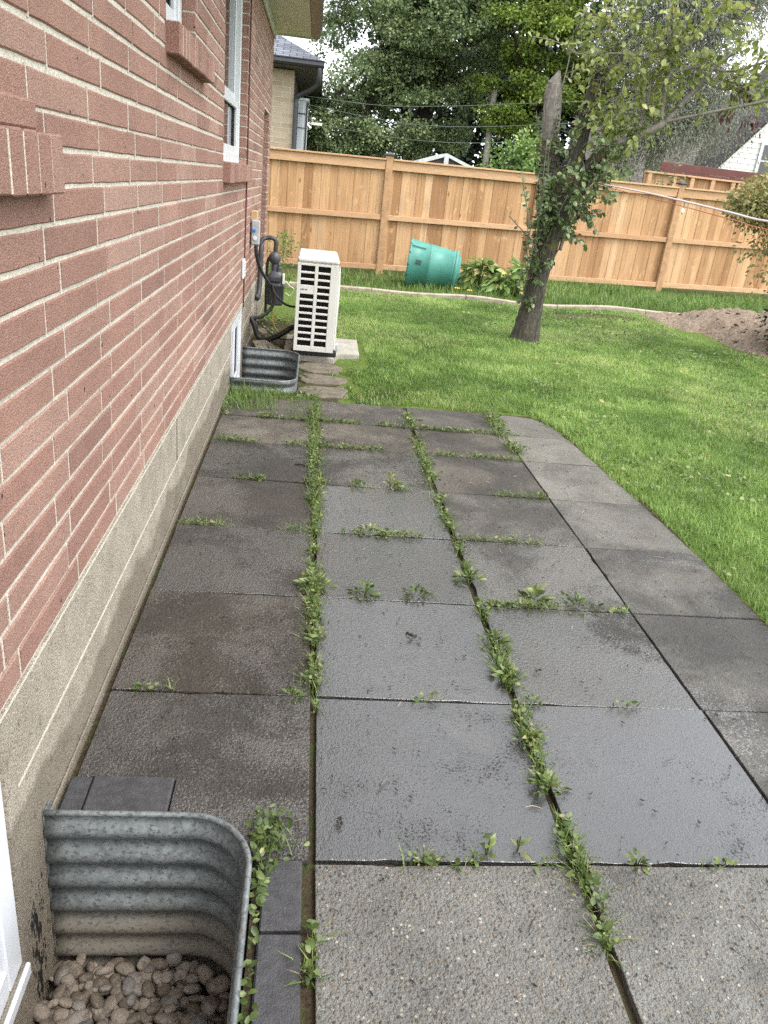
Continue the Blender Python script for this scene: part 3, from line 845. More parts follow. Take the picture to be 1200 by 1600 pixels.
# ---------------------------------------------------------------- brick house
house = thing("brick_house", "red brick house wall with cream mortar filling the left side, white windows and beige foundation", "house", (WX, 0, 0))
ZF, CP, MT = 0.461, 0.0731, 0.0110
OPEN = [(0.55, 1.50, 1.514, 2.73), (3.17, 3.86, 1.934, 2.73), (5.02, 6.555, 1.514, 2.73), (8.60, 9.42, 0.461, 2.05)]     # y0,y1,z0,z1
WALL_Y0, WALL_Y1, WALL_Z1 = -1.6, 9.77, 2.92
def make_bricks():
    m = MB(); rr = random.Random(5); hj = MB()
    k = 0
    while ZF + k * CP < WALL_Z1:
        z0 = ZF + k * CP + MT * 0.5 + rr.uniform(-.0015, .0015); z1 = ZF + (k + 1) * CP - MT * 0.5 + rr.uniform(-.0015, .0015)
        if k in (6, 15): z0 -= 0.004
        off = (1.81 if k % 2 == 0 else 1.705) + rr.uniform(-.03, .03)
        L = 0.421
        y = off - L * math.ceil((off - WALL_Y0) / L)
        cuts = [(a, b) for a, b, c, d in OPEN if z1 > c + 0.006 and z0 < d - 0.006]
        while y < WALL_Y1:
            ln = L + rr.uniform(-.006, .006)
            a, b = y + 0.0042, y + ln - 0.0042
            segs = [(max(a, WALL_Y0), min(b, WALL_Y1))]
            for c0, c1 in cuts:
                ns = []
                for s0, s1 in segs:
                    if s1 <= c0 or s0 >= c1: ns.append((s0, s1)); continue
                    if s0 < c0 - .01: ns.append((s0, c0))
                    if s1 > c1 + .01: ns.append((c1, s1))
                segs = ns
            if not any(c0 - .01 < y < c1 + .01 for c0, c1 in cuts) and WALL_Y0 + .02 < y < WALL_Y1 - .02:
                hw = rr.uniform(.0028, .0046)
                hj.box(WX - .02, WX - .0006 + rr.uniform(-.001, .0004), y - hw, y + hw, z0 - .004, z1 + .004)
            for s0, s1 in segs:
                if s1 - s0 < 0.012: continue
                tn = min(1, max(0, rr.gauss(0.55, 0.22)))
                px = rr.uniform(-.0009, .0012)
                n = max(2, int((s1 - s0) / 0.07))      # slightly wavy arrises
                ch = 0.0035
                vs = []; fs = []
                for q in range(n + 1):
                    yy = s0 + (s1 - s0) * q / n
                    e0, e1 = rr.uniform(-.0012, .0012), rr.uniform(-.0012, .0012)
                    fx = WX + px + rr.uniform(-.0005, .0005)
                    yi = min(max(yy, s0 + ch * .8), s1 - ch * .8)
                    vs += [(WX - .095, yy, z0 + e0), (WX - ch, yy, z0 + e0), (fx, yi, z0 + e0 + ch), (fx, yi, z1 + e1 - ch), (WX - ch, yy, z1 + e1), (WX - .095, yy, z1 + e1)]
                for q in range(n):
                    for t in range(5):
                        fs.append((q * 6 + t, (q + 1) * 6 + t, (q + 1) * 6 + t + 1, q * 6 + t + 1))
                fs.append((0, 1, 2, 3, 4, 5)); e = n * 6
                fs.append((e + 5, e + 4, e + 3, e + 2, e + 1, e))
                m.add(vs, fs, tn)
            y += ln
        k += 1
    for c0, c1, za, zb in OPEN:          # brick returns of the jambs
        for q in range(80):
            z0 = ZF + q * CP + MT * .5; z1 = z0 + CP - MT
            if z0 > za - .01 and z1 < zb + .01:
                m.box(WX - .095, WX - .005, c1 + .0006, c1 + .03, z0, z1, rr.gauss(.4, .2))
                m.box(WX - .095, WX - .005, c0 - .03, c0 - .0006, z0, z1, rr.gauss(.4, .2))
    bw = m.build("brick_wall", M['brick'], house)
    return bw, hj
brickwall, head_joints = make_bricks()
def wall_minus(m, x0, x1, y0, y1, z0, z1, opens):
    """a wall slab as boxes around its openings"""
    ysplit = sorted(set([y0, y1] + [v for o in opens for v in o[:2] if y0 < v < y1]))
    for a, b in zip(ysplit[:-1], ysplit[1:]):
        here = sorted([(o[2], o[3]) for o in opens if o[0] <= a + 1e-6 and o[1] >= b - 1e-6])
        z = z0
        for c, d in here:
            if c > z + 1e-4: m.box(x0, x1, a, b, z, c)
            z = max(z, d)
        if z1 > z + 1e-4: m.box(x0, x1, a, b, z, z1)
    return m
wall_minus(head_joints, WX - .098, WX - .0040, WALL_Y0 + .002, WALL_Y1 - .003, ZF - .004, WALL_Z1, [(a - .003, b + .003, c - .003, d + .003) for a, b, c, d in OPEN]).build("mortar", M['mortar'], brickwall)
FW = [(0.45, 1.255, -0.215, 0.43), (5.74, 6.66, -0.215, 0.43)]
fnd = wall_minus(MB(), WX - .12, WX + .002, WALL_Y0, WALL_Y1 - .004, -0.8, ZF - .006, FW)
fnd.prism([(WX + .0022, WALL_Y0), (WX + .016, WALL_Y0), (WX + .016, 0.30), (WX + .0022, 0.30)], -.4, .03, .003)
fnd.prism([(WX + .0022, 1.455), (WX + .009, 1.455), (WX + .009, 5.64), (WX + .0022, 5.64)], -.4, .022, .003)
fnd.prism([(WX + .0022, 6.79), (WX + .016, 6.79), (WX + .016, WALL_Y1 - .01), (WX + .0022, WALL_Y1 - .01)], -.4, .028, .006)
fo = fnd.build("foundation", M['foundation'], house)
jm = MB()
jm.box(WX + .001, WX + .0034, WALL_Y0, FW[0][0] - .06, .2375, .2445)
jm.box(WX + .001, WX + .0034, FW[0][1] + .06, FW[1][0] - .06, .2375, .2445)
jm.box(WX + .001, WX + .0034, FW[1][1] + .06, WALL_Y1 - .02, .2375, .2445)
jm.box(WX + .001, WX + .0034, WALL_Y0, WALL_Y1 - .02, ZF - .012, ZF - .0065)
jm.build("block_joint", M['mortar'], fo)
cr = MB()
cr.box(WX + .001, WX + .0036, 3.335, 3.343, .25, .452)
cr.build("hairline_crack", M['black'], fo)
MB().box(-6, WX - .10, WALL_Y1 - .11, WALL_Y1 - .01, -.5, 2.9).build("end_wall", M['brick'], house)
# brick sills (rowlock bricks on edge, sloping top)
def sill(y0, y1, z0, z1, p):
    m = MB(); rr = random.Random(int(y0 * 10))
    n = max(1, round((y1 - y0) / 0.075)); w = (y1 - y0) / n
    for k in range(n):
        a = y0 + k * w + 0.0045; b = y0 + (k + 1) * w - 0.0045
        q = p + rr.uniform(-.0015, .0015)
        m.cbox(WX - .02, WX + q, a, b, z0 + rr.uniform(-.002, .002), z1 + rr.uniform(-.002, .002), .004, rr.gauss(.42, .18))
    o = m.build("brick_sill", M['brick'], house)
    MB().box(WX - .02, WX + p - .0025, y0 + .02, y1 - .02, z0 + .004, z1 - .004).build("sill_mortar", M['mortar'], o)
    return o
sill(0.42, 1.775, 1.404, 1.514, .036)
sill(3.155, 4.14, 1.832, 1.932, .05)
sill(5.02, 6.66, 1.398, 1.512, .046)
MB().cbox(WX - .02, WX + .022, 0.9, 1.665, 1.5145, 1.566, .005, .5).build("sill_ledge", M['brick'], house)
# windows
def window(y0, y1, z0, z1, depth, rail, fw=0.065):
    x = WX - depth
    m = MB()
    m.cbox(x - .07, x, y0, y0 + fw, z0, z1, .004); m.cbox(x - .07, x, y1 - fw, y1, z0, z1, .004)
    m.cbox(x - .069, x - .001, y0 + fw, y1 - fw, z0, z0 + fw, .004); m.cbox(x - .069, x - .001, y0 + fw, y1 - fw, z1 - fw, z1, .004)
    f = m.build("window_frame", M['vinyl'], house)
    a, b, c, d = y0 + fw, y1 - fw, z0 + fw, z1 - fw
    s = MB(); sw = .045; xs = x - .012
    if rail:
        zr = rail
        for (p, q, xx) in ((c, zr - .002, xs), (zr + .002, d, xs - .022)):
            s.cbox(xx - .02, xx, a + .001, a + sw, p, q, .003); s.cbox(xx - .02, xx, b - sw, b - .001, p, q, .003)
            s.cbox(xx - .0195, xx - .0005, a + sw, b - sw, p, p + sw, .003); s.cbox(xx - .0195, xx - .0005, a + sw, b - sw, q - sw, q, .003)
    else:
        ym = (a + b) / 2
        for (p, q, xx) in ((a, ym + .015, xs - .02), (ym - .015, b, xs)):
            s.cbox(xx - .018, xx, p + .001, p + sw, c, d, .003); s.cbox(xx - .018, xx, q - sw, q - .001, c, d, .003)
            s.cbox(xx - .0175, xx - .0005, p + sw, q - sw, c, c + sw, .003); s.cbox(xx - .0175, xx - .0005, p + sw, q - sw, d - sw, d, .003)
    s.build("sash", M['vinyl'], f)
    g = MB(); g.box(x - .062, x - .042, a, b, c, d)
    g.build("pane", M['glass'], f)
    return f
window(0.55, 1.50, 1.516, 2.73, .07, 2.1)
window(3.18, 3.855, 1.936, 2.73, .055, None)
window(5.03, 6.55, 1.516, 2.73, .05, 1.93)
for a, b, c, d in FW:
    window(a, b, c, d, 0.004, None, .075)
    MB().cbox(WX + .0025, WX + .014, a, b, c - .035, c + .002, .004).build("window_sill", M['vinyl'], house)
dm = MB().box(WX - .15, WX - .10, 8.60, 9.42, .461, 2.05)
dd = dm.build("side_door", M['brownwood'], house)
MB().lathe([(.01, 0), (.01, .04), (.028, .045), (.03, .06), (.02, .075)], Matrix.Translation((WX - .10, 8.68, 1.25)) @ Matrix.Rotation(R(90), 4, 'Y')).build("handle", M['brass'], dd)
# soffit, fascia, gutter, roof
m = MB()
yy = -1.6
while yy < 10.04:
    m.cbox(-.548, -.152, yy, yy + .098, 2.90, 2.915, .004); yy += .1
so_ = m.build("soffit", M['soffit'], house)
MB().cbox(WX + .002, WX + .022, -1.6, WALL_Y1, 2.80, 2.899, .003).build("frieze_board", M['soffit'], house)
MB().cbox(-.56, -.150, 10.042, 10.066, 2.885, 3.10, .003).build("end_fascia", M['soffit'], house)
g = MB(); prof = [(-.148, 2.895), (-.075, 2.895), (-.05, 2.93), (-.052, 2.985), (-.035, 3.0), (-.035, 3.012), (-.148, 3.012)]
vs = [(x, y, z) for y in (-1.6, 10.10) for x, z in prof]; n = len(prof)
g.add(vs, [tuple(range(n)), tuple(reversed(range(n, 2 * n)))] + [(k, n + k, n + (k + 1) % n, (k + 1) % n) for k in range(n)])
g.build("gutter", M['gutter'], house)
def uvplane(name, quad, mat, parent, thick=0.05):
    """a flat slab with UVs in metres along its first two edges"""
    p = [Vector(q) for q in quad]
    n = (p[1] - p[0]).cross(p[-1] - p[0]).normalized()
    m = MB(); k = len(p)
    m.add(p + [q - n * thick for q in p], [tuple(range(k)), tuple(reversed(range(k, 2 * k)))] + [((i + 1) % k, i, k + i, k + (i + 1) % k) for i in range(k)])
    o = m.build(name, mat, parent)
    uv = o.data.uv_layers.new(name="UVMap")
    e = (p[1] - p[0]).normalized(); f = n.cross(e)
    for lp in o.data.loops:
        v = Vector(m.v[lp.vertex_index]) - p[0]
        uv.data[lp.index].uv = (v.dot(e), v.dot(f))
    return o
uvplane("roof", [(-.06, 10.10, 3.02), (-6, 10.10, 5.2), (-6, -1.6, 5.2), (-.06, -1.6, 3.02)][::-1], M['shingle_brown'], house)

# ---------------------------------------------------------------- things on the wall
t = thing("wall_vent_cover", "small white vent cover on the brick wall above the far basement window", "vent cover", (WX, 6.5, .66))
MB().cbox(WX + .001, WX + .022, 6.44, 6.56, .675, .825, .006).build("cover_plate", M['vinyl'], t)
m = MB()
for k in range(5): m.cbox(WX + .0225, WX + .028, 6.455, 6.545, .695 + k * .024, .709 + k * .024, .002)
m.build("louvre", M['vinyl'], t)
pts = [(WX + .006, 6.60, 2.92), (WX + .006, 6.62, 2.2), (WX + .007, 6.64, 1.5), (WX + .006, 6.66, 0.9), (WX + .006, 6.67, .42)]
c_ = tag(MB().tube(pts, .006, 6).build("wall_cable", M['cable'], smooth=True), "thin red brown cable running straight down the brick past the tall window", "cable")
t = thing("disconnect_box", "grey electrical disconnect box with blue tag on a raw wood block on the brick wall", "electrical box", (WX, 7.3, 1.0))
MB().cbox(WX + .001, WX + .055, 7.25, 7.41, .88, 1.155, .004).build("wood_block", M['woodblock'], t)
bx = MB().cbox(WX + .012, WX + .085, 7.20, 7.2495, .88, 1.085, .008).build("enclosure", M['greybox'], t)
MB().cbox(WX + .014, WX + .052, 7.188, 7.1995, .985, 1.012, .004).build("blue_handle", M['blue'], t)
MB().lathe([(.018, 0), (.018, .006), (.012, .008)], Matrix.Translation((WX + .045, 7.1995, .935)) @ Matrix.Rotation(R(90), 4, 'X')).build("dial", M['vinyl'], t)
# gas meter with its pipework
t = thing("gas_meter", "dark grey gas meter with its bent pipes on the house wall behind the heat pump", "gas meter", (-.33, 8.3, .2))
m = MB(); sec = []
def rbox_loop(cx, cy, hx, hy, z, n=20, e=4.0):
    return [Vector((cx + hx * math.copysign(abs(math.cos(a)) ** (2 / e), math.cos(a)), cy + hy * math.copysign(abs(math.sin(a)) ** (2 / e), math.sin(a)), z)) for a in [2 * math.pi * k / n for k in range(n)]]
def loft(m, loops, tint=.5):
    n = len(loops[0]); vs = [v for l in loops for v in l]
    fs = [(k * n + s, k * n + (s + 1) % n, (k + 1) * n + (s + 1) % n, (k + 1) * n + s) for k in range(len(loops) - 1) for s in range(n)]
    fs.append(tuple(reversed(range(n)))); fs.append(tuple((len(loops) - 1) * n + s for s in range(n)))
    return m.add(vs, fs, tint)
mc = (-.355, 8.30)
loft(m, [rbox_loop(*mc, .075, .065, .215), rbox_loop(*mc, .088, .075, .235), rbox_loop(*mc, .090, .077, .40), rbox_loop(*mc, .098, .084, .405), rbox_loop(*mc, .098, .084, .43),
         rbox_loop(*mc, .090, .077, .435), rbox_loop(*mc, .084, .07, .50), rbox_loop(*mc, .055, .05, .545), rbox_loop(*mc, .05, .045, .55)])
m.build("meter_body", M['darkgrey'], t, smooth=True)
MB().cbox(-.41, -.30, 8.205, 8.222, .455, .505, .006).build("index_window", M['pipe'], t)
m = MB(); m.tube([(-.375, 8.3, .54), (-.372, 8.3, .60), (-.372, 8.3, .64)], [.03, .03, .026], 12); m.tube([(-.33, 8.3, .54), (-.325, 8.3, .60)], [.03, .03], 12)
m.lathe([(.05, -.03), (.062, -.02), (.062, .0), (.045, .012), (.03, .03)], Matrix.Translation((-.375, 8.27, .68)) @ Matrix.Rotation(R(90), 4, 'X'), 20)
m.build("regulator", M['darkgrey'], t, smooth=True)
pp = MB()
pp.tube([(-.372, 8.3, .66), (-.368, 8.3, .78), (-.37, 8.3, .84), (-.40, 8.3, .868), (-.46, 8.3, .868), (-.50, 8.28, .85), (-.53, 8.26, .80)], .022, 10)
pp.tube([(-.505, 8.25, .80), (-.51, 8.22, .74), (-.51, 8.2, .60), (-.51, 8.15, .40), (-.515, 8.1, .31)], .026, 10)
pp.tube([(-.515, 8.1, .315), (-.54, 8.08, .29)], .034, 10, smooth=1)
pp.tube([(-.325, 8.3, .60), (-.35, 8.34, .66), (-.42, 8.36, .67), (-.45, 8.36, .60), (-.45, 8.36, .10)], .014, 8)
pp.build("pipework", M['pipe'], t, smooth=True)
MB().tube([(-.285, 8.24, .45), (-.25, 8.2, .47), (-.2, 8.18, .43), (-.16, 8.2, .40), (-.20, 8.22, .33), (-.25, 8.22, .36)], .004, 5).build("bonding_wire", M['whiteplastic'], t, smooth=True)
MB().cbox(-.285, -.262, 8.20, 8.26, .44, .54, .004).build("label_tag", M['whiteplastic'], t)
def hose(name, pts, r, mat, lab, cat):
    return tag(MB().tube(pts, r, 8, smooth=6).build(name, mat, smooth=True), lab, cat)
hose("electrical_whip", [(WX + .055, 7.225, .879), (WX + .06, 7.27, .79), (WX + .09, 7.4, .66), (WX + .17, 7.5, .52), (WX + .215, 7.55, .40), (WX + .20, 7.55, .30), (WX + .12, 7.5, .22), (WX + .02, 7.5, .19)], .017, M['pipe'],
     "thick grey conduit curving down from the electrical box to the foundation", "conduit")
hose("refrigerant_hose", [(WX + .01, 7.5, .20), (WX + .045, 7.48, .14), (WX + .09, 7.45, .03), (WX + .15, 7.42, -.03 + .04), (WX + .24, 7.40, .045), (WX + .33, 7.40, .10), (WX + .40, 7.42, .15), (WX + .47, 7.44, .16)], .026, M['black'],
     "thick black foam covered line looping low from the wall to the heat pump", "hose")
hose("power_cable", [(WX + .20, 7.5, .52), (WX + .22, 7.48, .45), (WX + .30, 7.45, .375), (WX + .38, 7.44, .345), (WX + .47, 7.45, .345)], .011, M['black'],
     "thin black cable sagging from the grey conduit to the heat pump side", "cable")
hose("drain_tube", [(WX + .02, 7.55, .19), (WX + .12, 7.5, .13), (WX + .25, 7.46, .045), (WX + .36, 7.44, .03), (WX + .47, 7.45, .045)], .006, M['black'],
     "thin dark tube under the thick black line beside the heat pump", "tube")
hose("copper_line", [(WX + .20, 7.58, .36), (WX + .205, 7.58, .24), (WX + .22, 7.56, .15), (WX + .27, 7.54, .07)], .007, M['brass'],
     "thin brass coloured line hanging below the gas meter pipes", "pipe")

# ---------------------------------------------------------------- heat pump
ac = thing("heat_pump", "ivory white outdoor heat pump unit with two columns of dark grille slots on a pad", "heat pump", (.07, 7.15, .045))
AX0, AX1, AY0, AY1, AZ0, AZ1 = -.112, .232, 6.72, 7.52, .085, .866
m = MB()
m.cbox(AX0, AX0 + .012, AY0 + .03, AY1, AZ0, AZ1 - .04, .003)                     # left side
m.cbox(AX1 - .012, AX1, AY0 + .03, AY1, AZ0, AZ1 - .04, .003)                     # fan side
m.cbox(AX0 + .012, AX1 - .012, AY1 - .014, AY1 - .002, AZ0, AZ1 - .04, .003)
m.cbox(AX0 + .002, AX1 - .002, AY0 + .031, AY1 - .015, AZ0 - .002, AZ0 + .012, .003)
m.build("casing", M['acwhite'], ac)
MB().cbox(AX0 - .004, AX1 + .004, AY0 - .002, AY1 + .004, AZ1 - .045, AZ1, .016).build("lid", M['acwhite'], ac)
m = MB(); xm = (AX0 + AX1) / 2 - .012
for (a, b) in ((AX0, AX0 + .030), (xm - .014, xm + .014), (AX1 - .066, AX1)):
    m.cbox(a, b, AY0, AY0 + .029, AZ0, AZ1 - .046, .003)
top, bot, ns = AZ1 - .066, AZ0 + .045, 12
st = (top - bot) / ns
m.cbox(AX0 + .0301, AX1 - .0661, AY0 + .0006, AY0 + .028, top, AZ1 - .0465, .002)
m.cbox(AX0 + .0301, AX1 - .0661, AY0 + .0006, AY0 + .028, AZ0 + .0005, bot, .002)
for k in range(1, ns):
    z = top - k * st
    m.cbox(AX0 + .0301, xm - .0141, AY0 + .001, AY0 + .028, z - .0085, z + .0085, .003)
    m.cbox(xm + .0141, AX1 - .0661, AY0 + .001, AY0 + .028, z - .0085, z + .0085, .003)
m.cbox(AX0 + .0302, xm - .0142, AY0 + .0014, AY0 + .02, top - 4 * st + .006, top - 3 * st - .006, .002)
gr = m.build("grille", M['acwhite'], ac)
m = MB()
for k in range(38):
    x = AX0 + .03 + k * .0065
    m.box(x, x + .0012, AY0 + .034, AY0 + .055, bot, top)
m.box(AX0 + .014, AX1 - .014, AY0 + .056, AY0 + .07, AZ0 + .014, AZ1 - .05)
m.build("coil_fins", M['acdark'], ac)
m = MB(); zl = top - 3.5 * st
for k, (w, h) in enumerate(((.008, .010), (.009, .012), (.004, .012), (.010, .010), (.009, .010))):
    x = AX0 + .036 + k * .0115
    m.box(x, x + w, AY0 + .0002, AY0 + .0013, zl - h / 2, zl + h / 2)
m.build("badge", M['acink'], ac)
MB().box(xm - .012, xm + .016, AY0 - .0006, AY0 + .0004, AZ0 + .012, AZ0 + .021).build("badge", M['greybox'], ac)
for x in (AX0 + .022, AX1 - .03): MB().lathe([(.004, 0), (.004, .0015)], Matrix.Translation((x, AY0 + .0002, AZ1 - .058)) @ Matrix.Rotation(R(90), 4, 'X'), 10).build("screw", M['greybox'], ac)
# fan guard on the lawn side
m = MB(); fc = Matrix.Translation((AX1 + .002, AY0 + .45, (AZ0 + AZ1) / 2 - .01)) @ Matrix.Rotation(R(90), 4, 'Y')
for rr_ in (.06, .11, .16, .21, .26, .30):
    m.tube([fc @ Vector((rr_ * math.cos(a), rr_ * math.sin(a), .022)) for a in [2 * math.pi * k / 28 for k in range(29)]], .0035, 5, smooth=1)
for k in range(12):
    a = 2 * math.pi * k / 12
    m.tube([fc @ Vector((.05 * math.cos(a), .05 * math.sin(a), .022)), fc @ Vector((.32 * math.cos(a), .32 * math.sin(a), .006))], .0035, 5, smooth=1)
m.build("fan_guard", M['acwhite'], ac)
MB().cbox(AX1 + .0005, AX1 + .018, AY0 + .05, AY0 + .09, AZ0 + .02, AZ1 - .10, .006).build("corner_trim", M['acwhite'], ac)
for y in (AY0 + .12, AY1 - .12):
    MB().cbox(AX0 - .02, AX1 + .035, y - .03, y + .03, .0305, AZ0 - .003, .008).build("foot", M['black'], ac)
MB().cbox(AX1 + .004, AX1 + .05, AY0 + .10, AY0 + .16, .085, .145, .006).build("cable_gland", M['greybox'], ac)

# ---------------------------------------------------------------- window wells
def well(y0, y1, zr, zb, lab):
    x0 = WX + .006
    w = thing("window_well", lab, "window well", (-.3, (y0 + y1) / 2, zb), "corrugated steel window wells")
    path = [(x0, y1)]
    def arc(cx, cy, a0, a1, n=14):
        return [(cx + WELL_R * math.cos(a0 + (a1 - a0) * k / n), cy + WELL_R * math.sin(a0 + (a1 - a0) * k / n)) for k in range(n + 1)]
    for k in range(1, 8): path.append((x0 + (WELL_X1 - WELL_R - x0) * k / 8, y1))
    path += arc(WELL_X1 - WELL_R, y1 - WELL_R, math.pi / 2, 0)
    for k in range(1, 12): path.append((WELL_X1, y1 - WELL_R + (y0 + WELL_R - y1 + WELL_R) * k / 12))
    path += arc(WELL_X1 - WELL_R, y0 + WELL_R, 0, -math.pi / 2)
    for k in range(1, 9): path.append((WELL_X1 - WELL_R + (x0 - WELL_X1 + WELL_R) * k / 8, y0))
    n = len(path); nor = []
    for k in range(n):
        a = Vector(path[max(0, k - 1)]); b = Vector(path[min(n - 1, k + 1)]); d = (b - a).normalized()
        nor.append(Vector((-d.y, d.x)))
    vs, fs = [], []
    nz = 72
    for i in range(nz + 1):
        z = zr - (zr - zb) * i / nz
        off = 0.0100 * math.sin((zr - z) / 0.082 * 2 * math.pi + 0.6)
        for k in range(n):
            vs.append((path[k][0] + nor[k].x * off, path[k][1] + nor[k].y * off, z))
    for i in range(nz):
        for k in range(n - 1):
            fs.append((i * n + k, i * n + k + 1, (i + 1) * n + k + 1, (i + 1) * n + k))
    MB().add(vs, fs).build("corrugated_sheet", M['galv'], w, smooth=True, solid=0.002)
    MB().tube([(path[k][0] + nor[k].x * .004, path[k][1] + nor[k].y * .004, zr) for k in range(n)], .0075, 8, smooth=1).build("rolled_rim", M['galv'], w, smooth=True)
    for y in (y0, y1):
        s = 1 if y == y1 else -1
        MB().cbox(WX + .0025, WX + .0055, y - (0.002 if s > 0 else .05), y + (.05 if s > 0 else .002), zb, zr, .001).build("wall_flange", M['galv'], w)
    return w
well(*WELLS[0], 0.052, -0.62, "near galvanised corrugated window well with river pebbles in its bottom")
well(*WELLS[1], 0.065, -0.62, "far galvanised corrugated window well sunk before the heat pump")
def pebbles():
    # one unit stone shape, deformed per stone
    import bmesh
    bm = bmesh.new(); bmesh.ops.create_icosphere(bm, subdivisions=2, radius=1.0)
    base = np.array([v.co[:] for v in bm.verts]); tri = np.array([[v.index for v in f.verts] for f in bm.faces]); bm.free()
    V, F, T = [], [], []; o = 0
    rr = np.random.default_rng(3)
    for (y0, y1), zt in ((WELLS[0], -.425), (WELLS[1], -.43)):
        for layer in range(3):
            st = .034
            for ix in range(int(.47 / st) + 1):
                for iy in range(int(1.08 / st) + 1):
                    x = WX + .03 + ix * st + rr.uniform(-.016, .016); y = y0 + .02 + iy * st + rr.uniform(-.016, .016)
                    if not in_well(x + .012, y, -.02) or (y0 > 3 and layer < 2): continue
                    s = rr.uniform(.62, 1.25) * .0185 * (1.35 if rr.random() < .14 else 1)
                    r3 = np.array([s * rr.uniform(1.0, 1.45), s * rr.uniform(.8, 1.05), s * rr.uniform(.42, .66)])
                    p = base * (1 + .13 * np.sin(base @ rr.normal(size=(3, 3)) * 1.7 + rr.uniform(0, 6, 3)).mean(1, keepdims=True) * 1.6)
                    p = np.sign(p) * np.abs(p) ** rr.uniform(.72, .98) * r3
                    a, b = rr.uniform(0, 6.28), rr.normal(0, .5)
                    Rz = np.array([[math.cos(a), -math.sin(a), 0], [math.sin(a), math.cos(a), 0], [0, 0, 1]]); Rx = np.array([[1, 0, 0], [0, math.cos(b), -math.sin(b)], [0, math.sin(b), math.cos(b)]])
                    p = p @ Rx.T @ Rz.T + np.array([x, y, zt - .03 + layer * .014 + rr.uniform(-.008, .012)])
                    V.append(p); F.append(tri + o); o += len(p); T.append(np.full(len(tri), rr.random()))
    ob = arrays("river_pebble_gravel", np.concatenate(V), [np.concatenate(F)], M['pebble'], np.concatenate(T), None, True)
    tag(ob, "brown rounded river pebbles heaped in the bottom of the window wells", "gravel", None, 'stuff')
pebbles()
for y0, y1 in WELLS:                    # earth wall just outside the steel
    m = MB(); g = .026; x1 = WELL_X1 + g; rr_ = WELL_R + g; vs = []
    path = [(WX - .05, y1 + g)] + [(WELL_X1 - WELL_R + rr_ * math.cos(a), y1 - WELL_R + rr_ * math.sin(a)) for a in [math.pi / 2 * (1 - k / 8) for k in range(9)]]
    path += [(WELL_X1 - WELL_R + rr_ * math.cos(a), y0 + WELL_R + rr_ * math.sin(a)) for a in [-math.pi / 2 * k / 8 for k in range(9)]] + [(WX - .05, y0 - g)]
    n = len(path); off = [(x + (.12 if x > WX else 0), y + (.12 if y > (y0 + y1) / 2 else -.12)) for x, y in path]
    vs = [(x, y, -.054) for x, y in path] + [(x, y, -.68) for x, y in path] + [(x, y, -.052) for x, y in off]
    m.add(vs, [(k, k + 1, n + k + 1, n + k) for k in range(n - 1)] + [(k + 1, k, 2 * n + k, 2 * n + k + 1) for k in range(n - 1)])
    tag(m.build("earth_side", M['sand']), kind='structure')
for i, (y0, y1) in enumerate(WELLS):
    tag(MB().box(WX + .003, WELL_X1 + .03, y0 - .02, y1 + .02, -.66, -.475).build("well_soil", M['sand']), kind='structure')

# ---------------------------------------------------------------- cedar fence
FA = math.atan2(.76, 5.46)
FM = Matrix.Translation((1.19, 14.04, .02)) @ Matrix.Rotation(FA, 4, 'Z') @ Matrix(((1, 0, 0, 0), (0, 1, 0, 0), (.019, 0, 1, 0), (0, 0, 0, 1)))
fence = thing("cedar_fence", "new orange brown cedar board fence with black post caps across the back of the yard", "fence", (1.19, 14.04, 0))
BAY = 2.756
for b in range(-2, 4):
    s0 = b * BAY
    rr = random.Random(100 + b)
    m = MB(); x = s0 - .02; k = 0
    while x < s0 + BAY - .02:
        w = .14 + rr.uniform(-.004, .004)
        yf = .052 if k % 2 == 0 else .060
        m.cbox(x - (.012 if k % 2 else 0), x + w + (.012 if k % 2 else 0), yf, yf + .017, .07 + rr.uniform(-.006, .006), 1.79, .002, min(1, max(0, rr.gauss(.48, .26))), FM)
        x += w - .002; k += 1
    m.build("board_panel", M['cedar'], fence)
    for z0, z1 in ((.075, .165), (.895, .98), (1.685, 1.83)):
        MB().cbox(s0 + .062, s0 + BAY - .062, -.002, .036, z0, z1, .004, rr.random(), FM).build("rail", M['rail'], fence)
    MB().cbox(s0 + .066, s0 + BAY - .066, -.035, .11, 1.8305, 1.858, .004, rr.random(), FM).build("top_board", M['rail'], fence)
for b in range(-2, 5):
    p = MB().cbox(b * BAY - .06, b * BAY + .06, -.022, .05, -.1, 1.90, .006, .5, FM).build("post", M['post'], fence)
    c = MB(); s = b * BAY
    c.cbox(s - .075, s + .075, -.045, .105, 1.9003, 1.93, .006, .5, FM)
    pts = [Vector(v) for v in ((s - .06, -.03, 1.9305), (s + .06, -.03, 1.9305), (s + .06, .09, 1.9305), (s - .06, .09, 1.9305), (s, .03, 1.965))]
    c.add([FM @ v for v in pts], [(3, 2, 1, 0), (0, 1, 4), (1, 2, 4), (2, 3, 4), (3, 0, 4)])
    c.build("post_cap", M['capdark'], p)

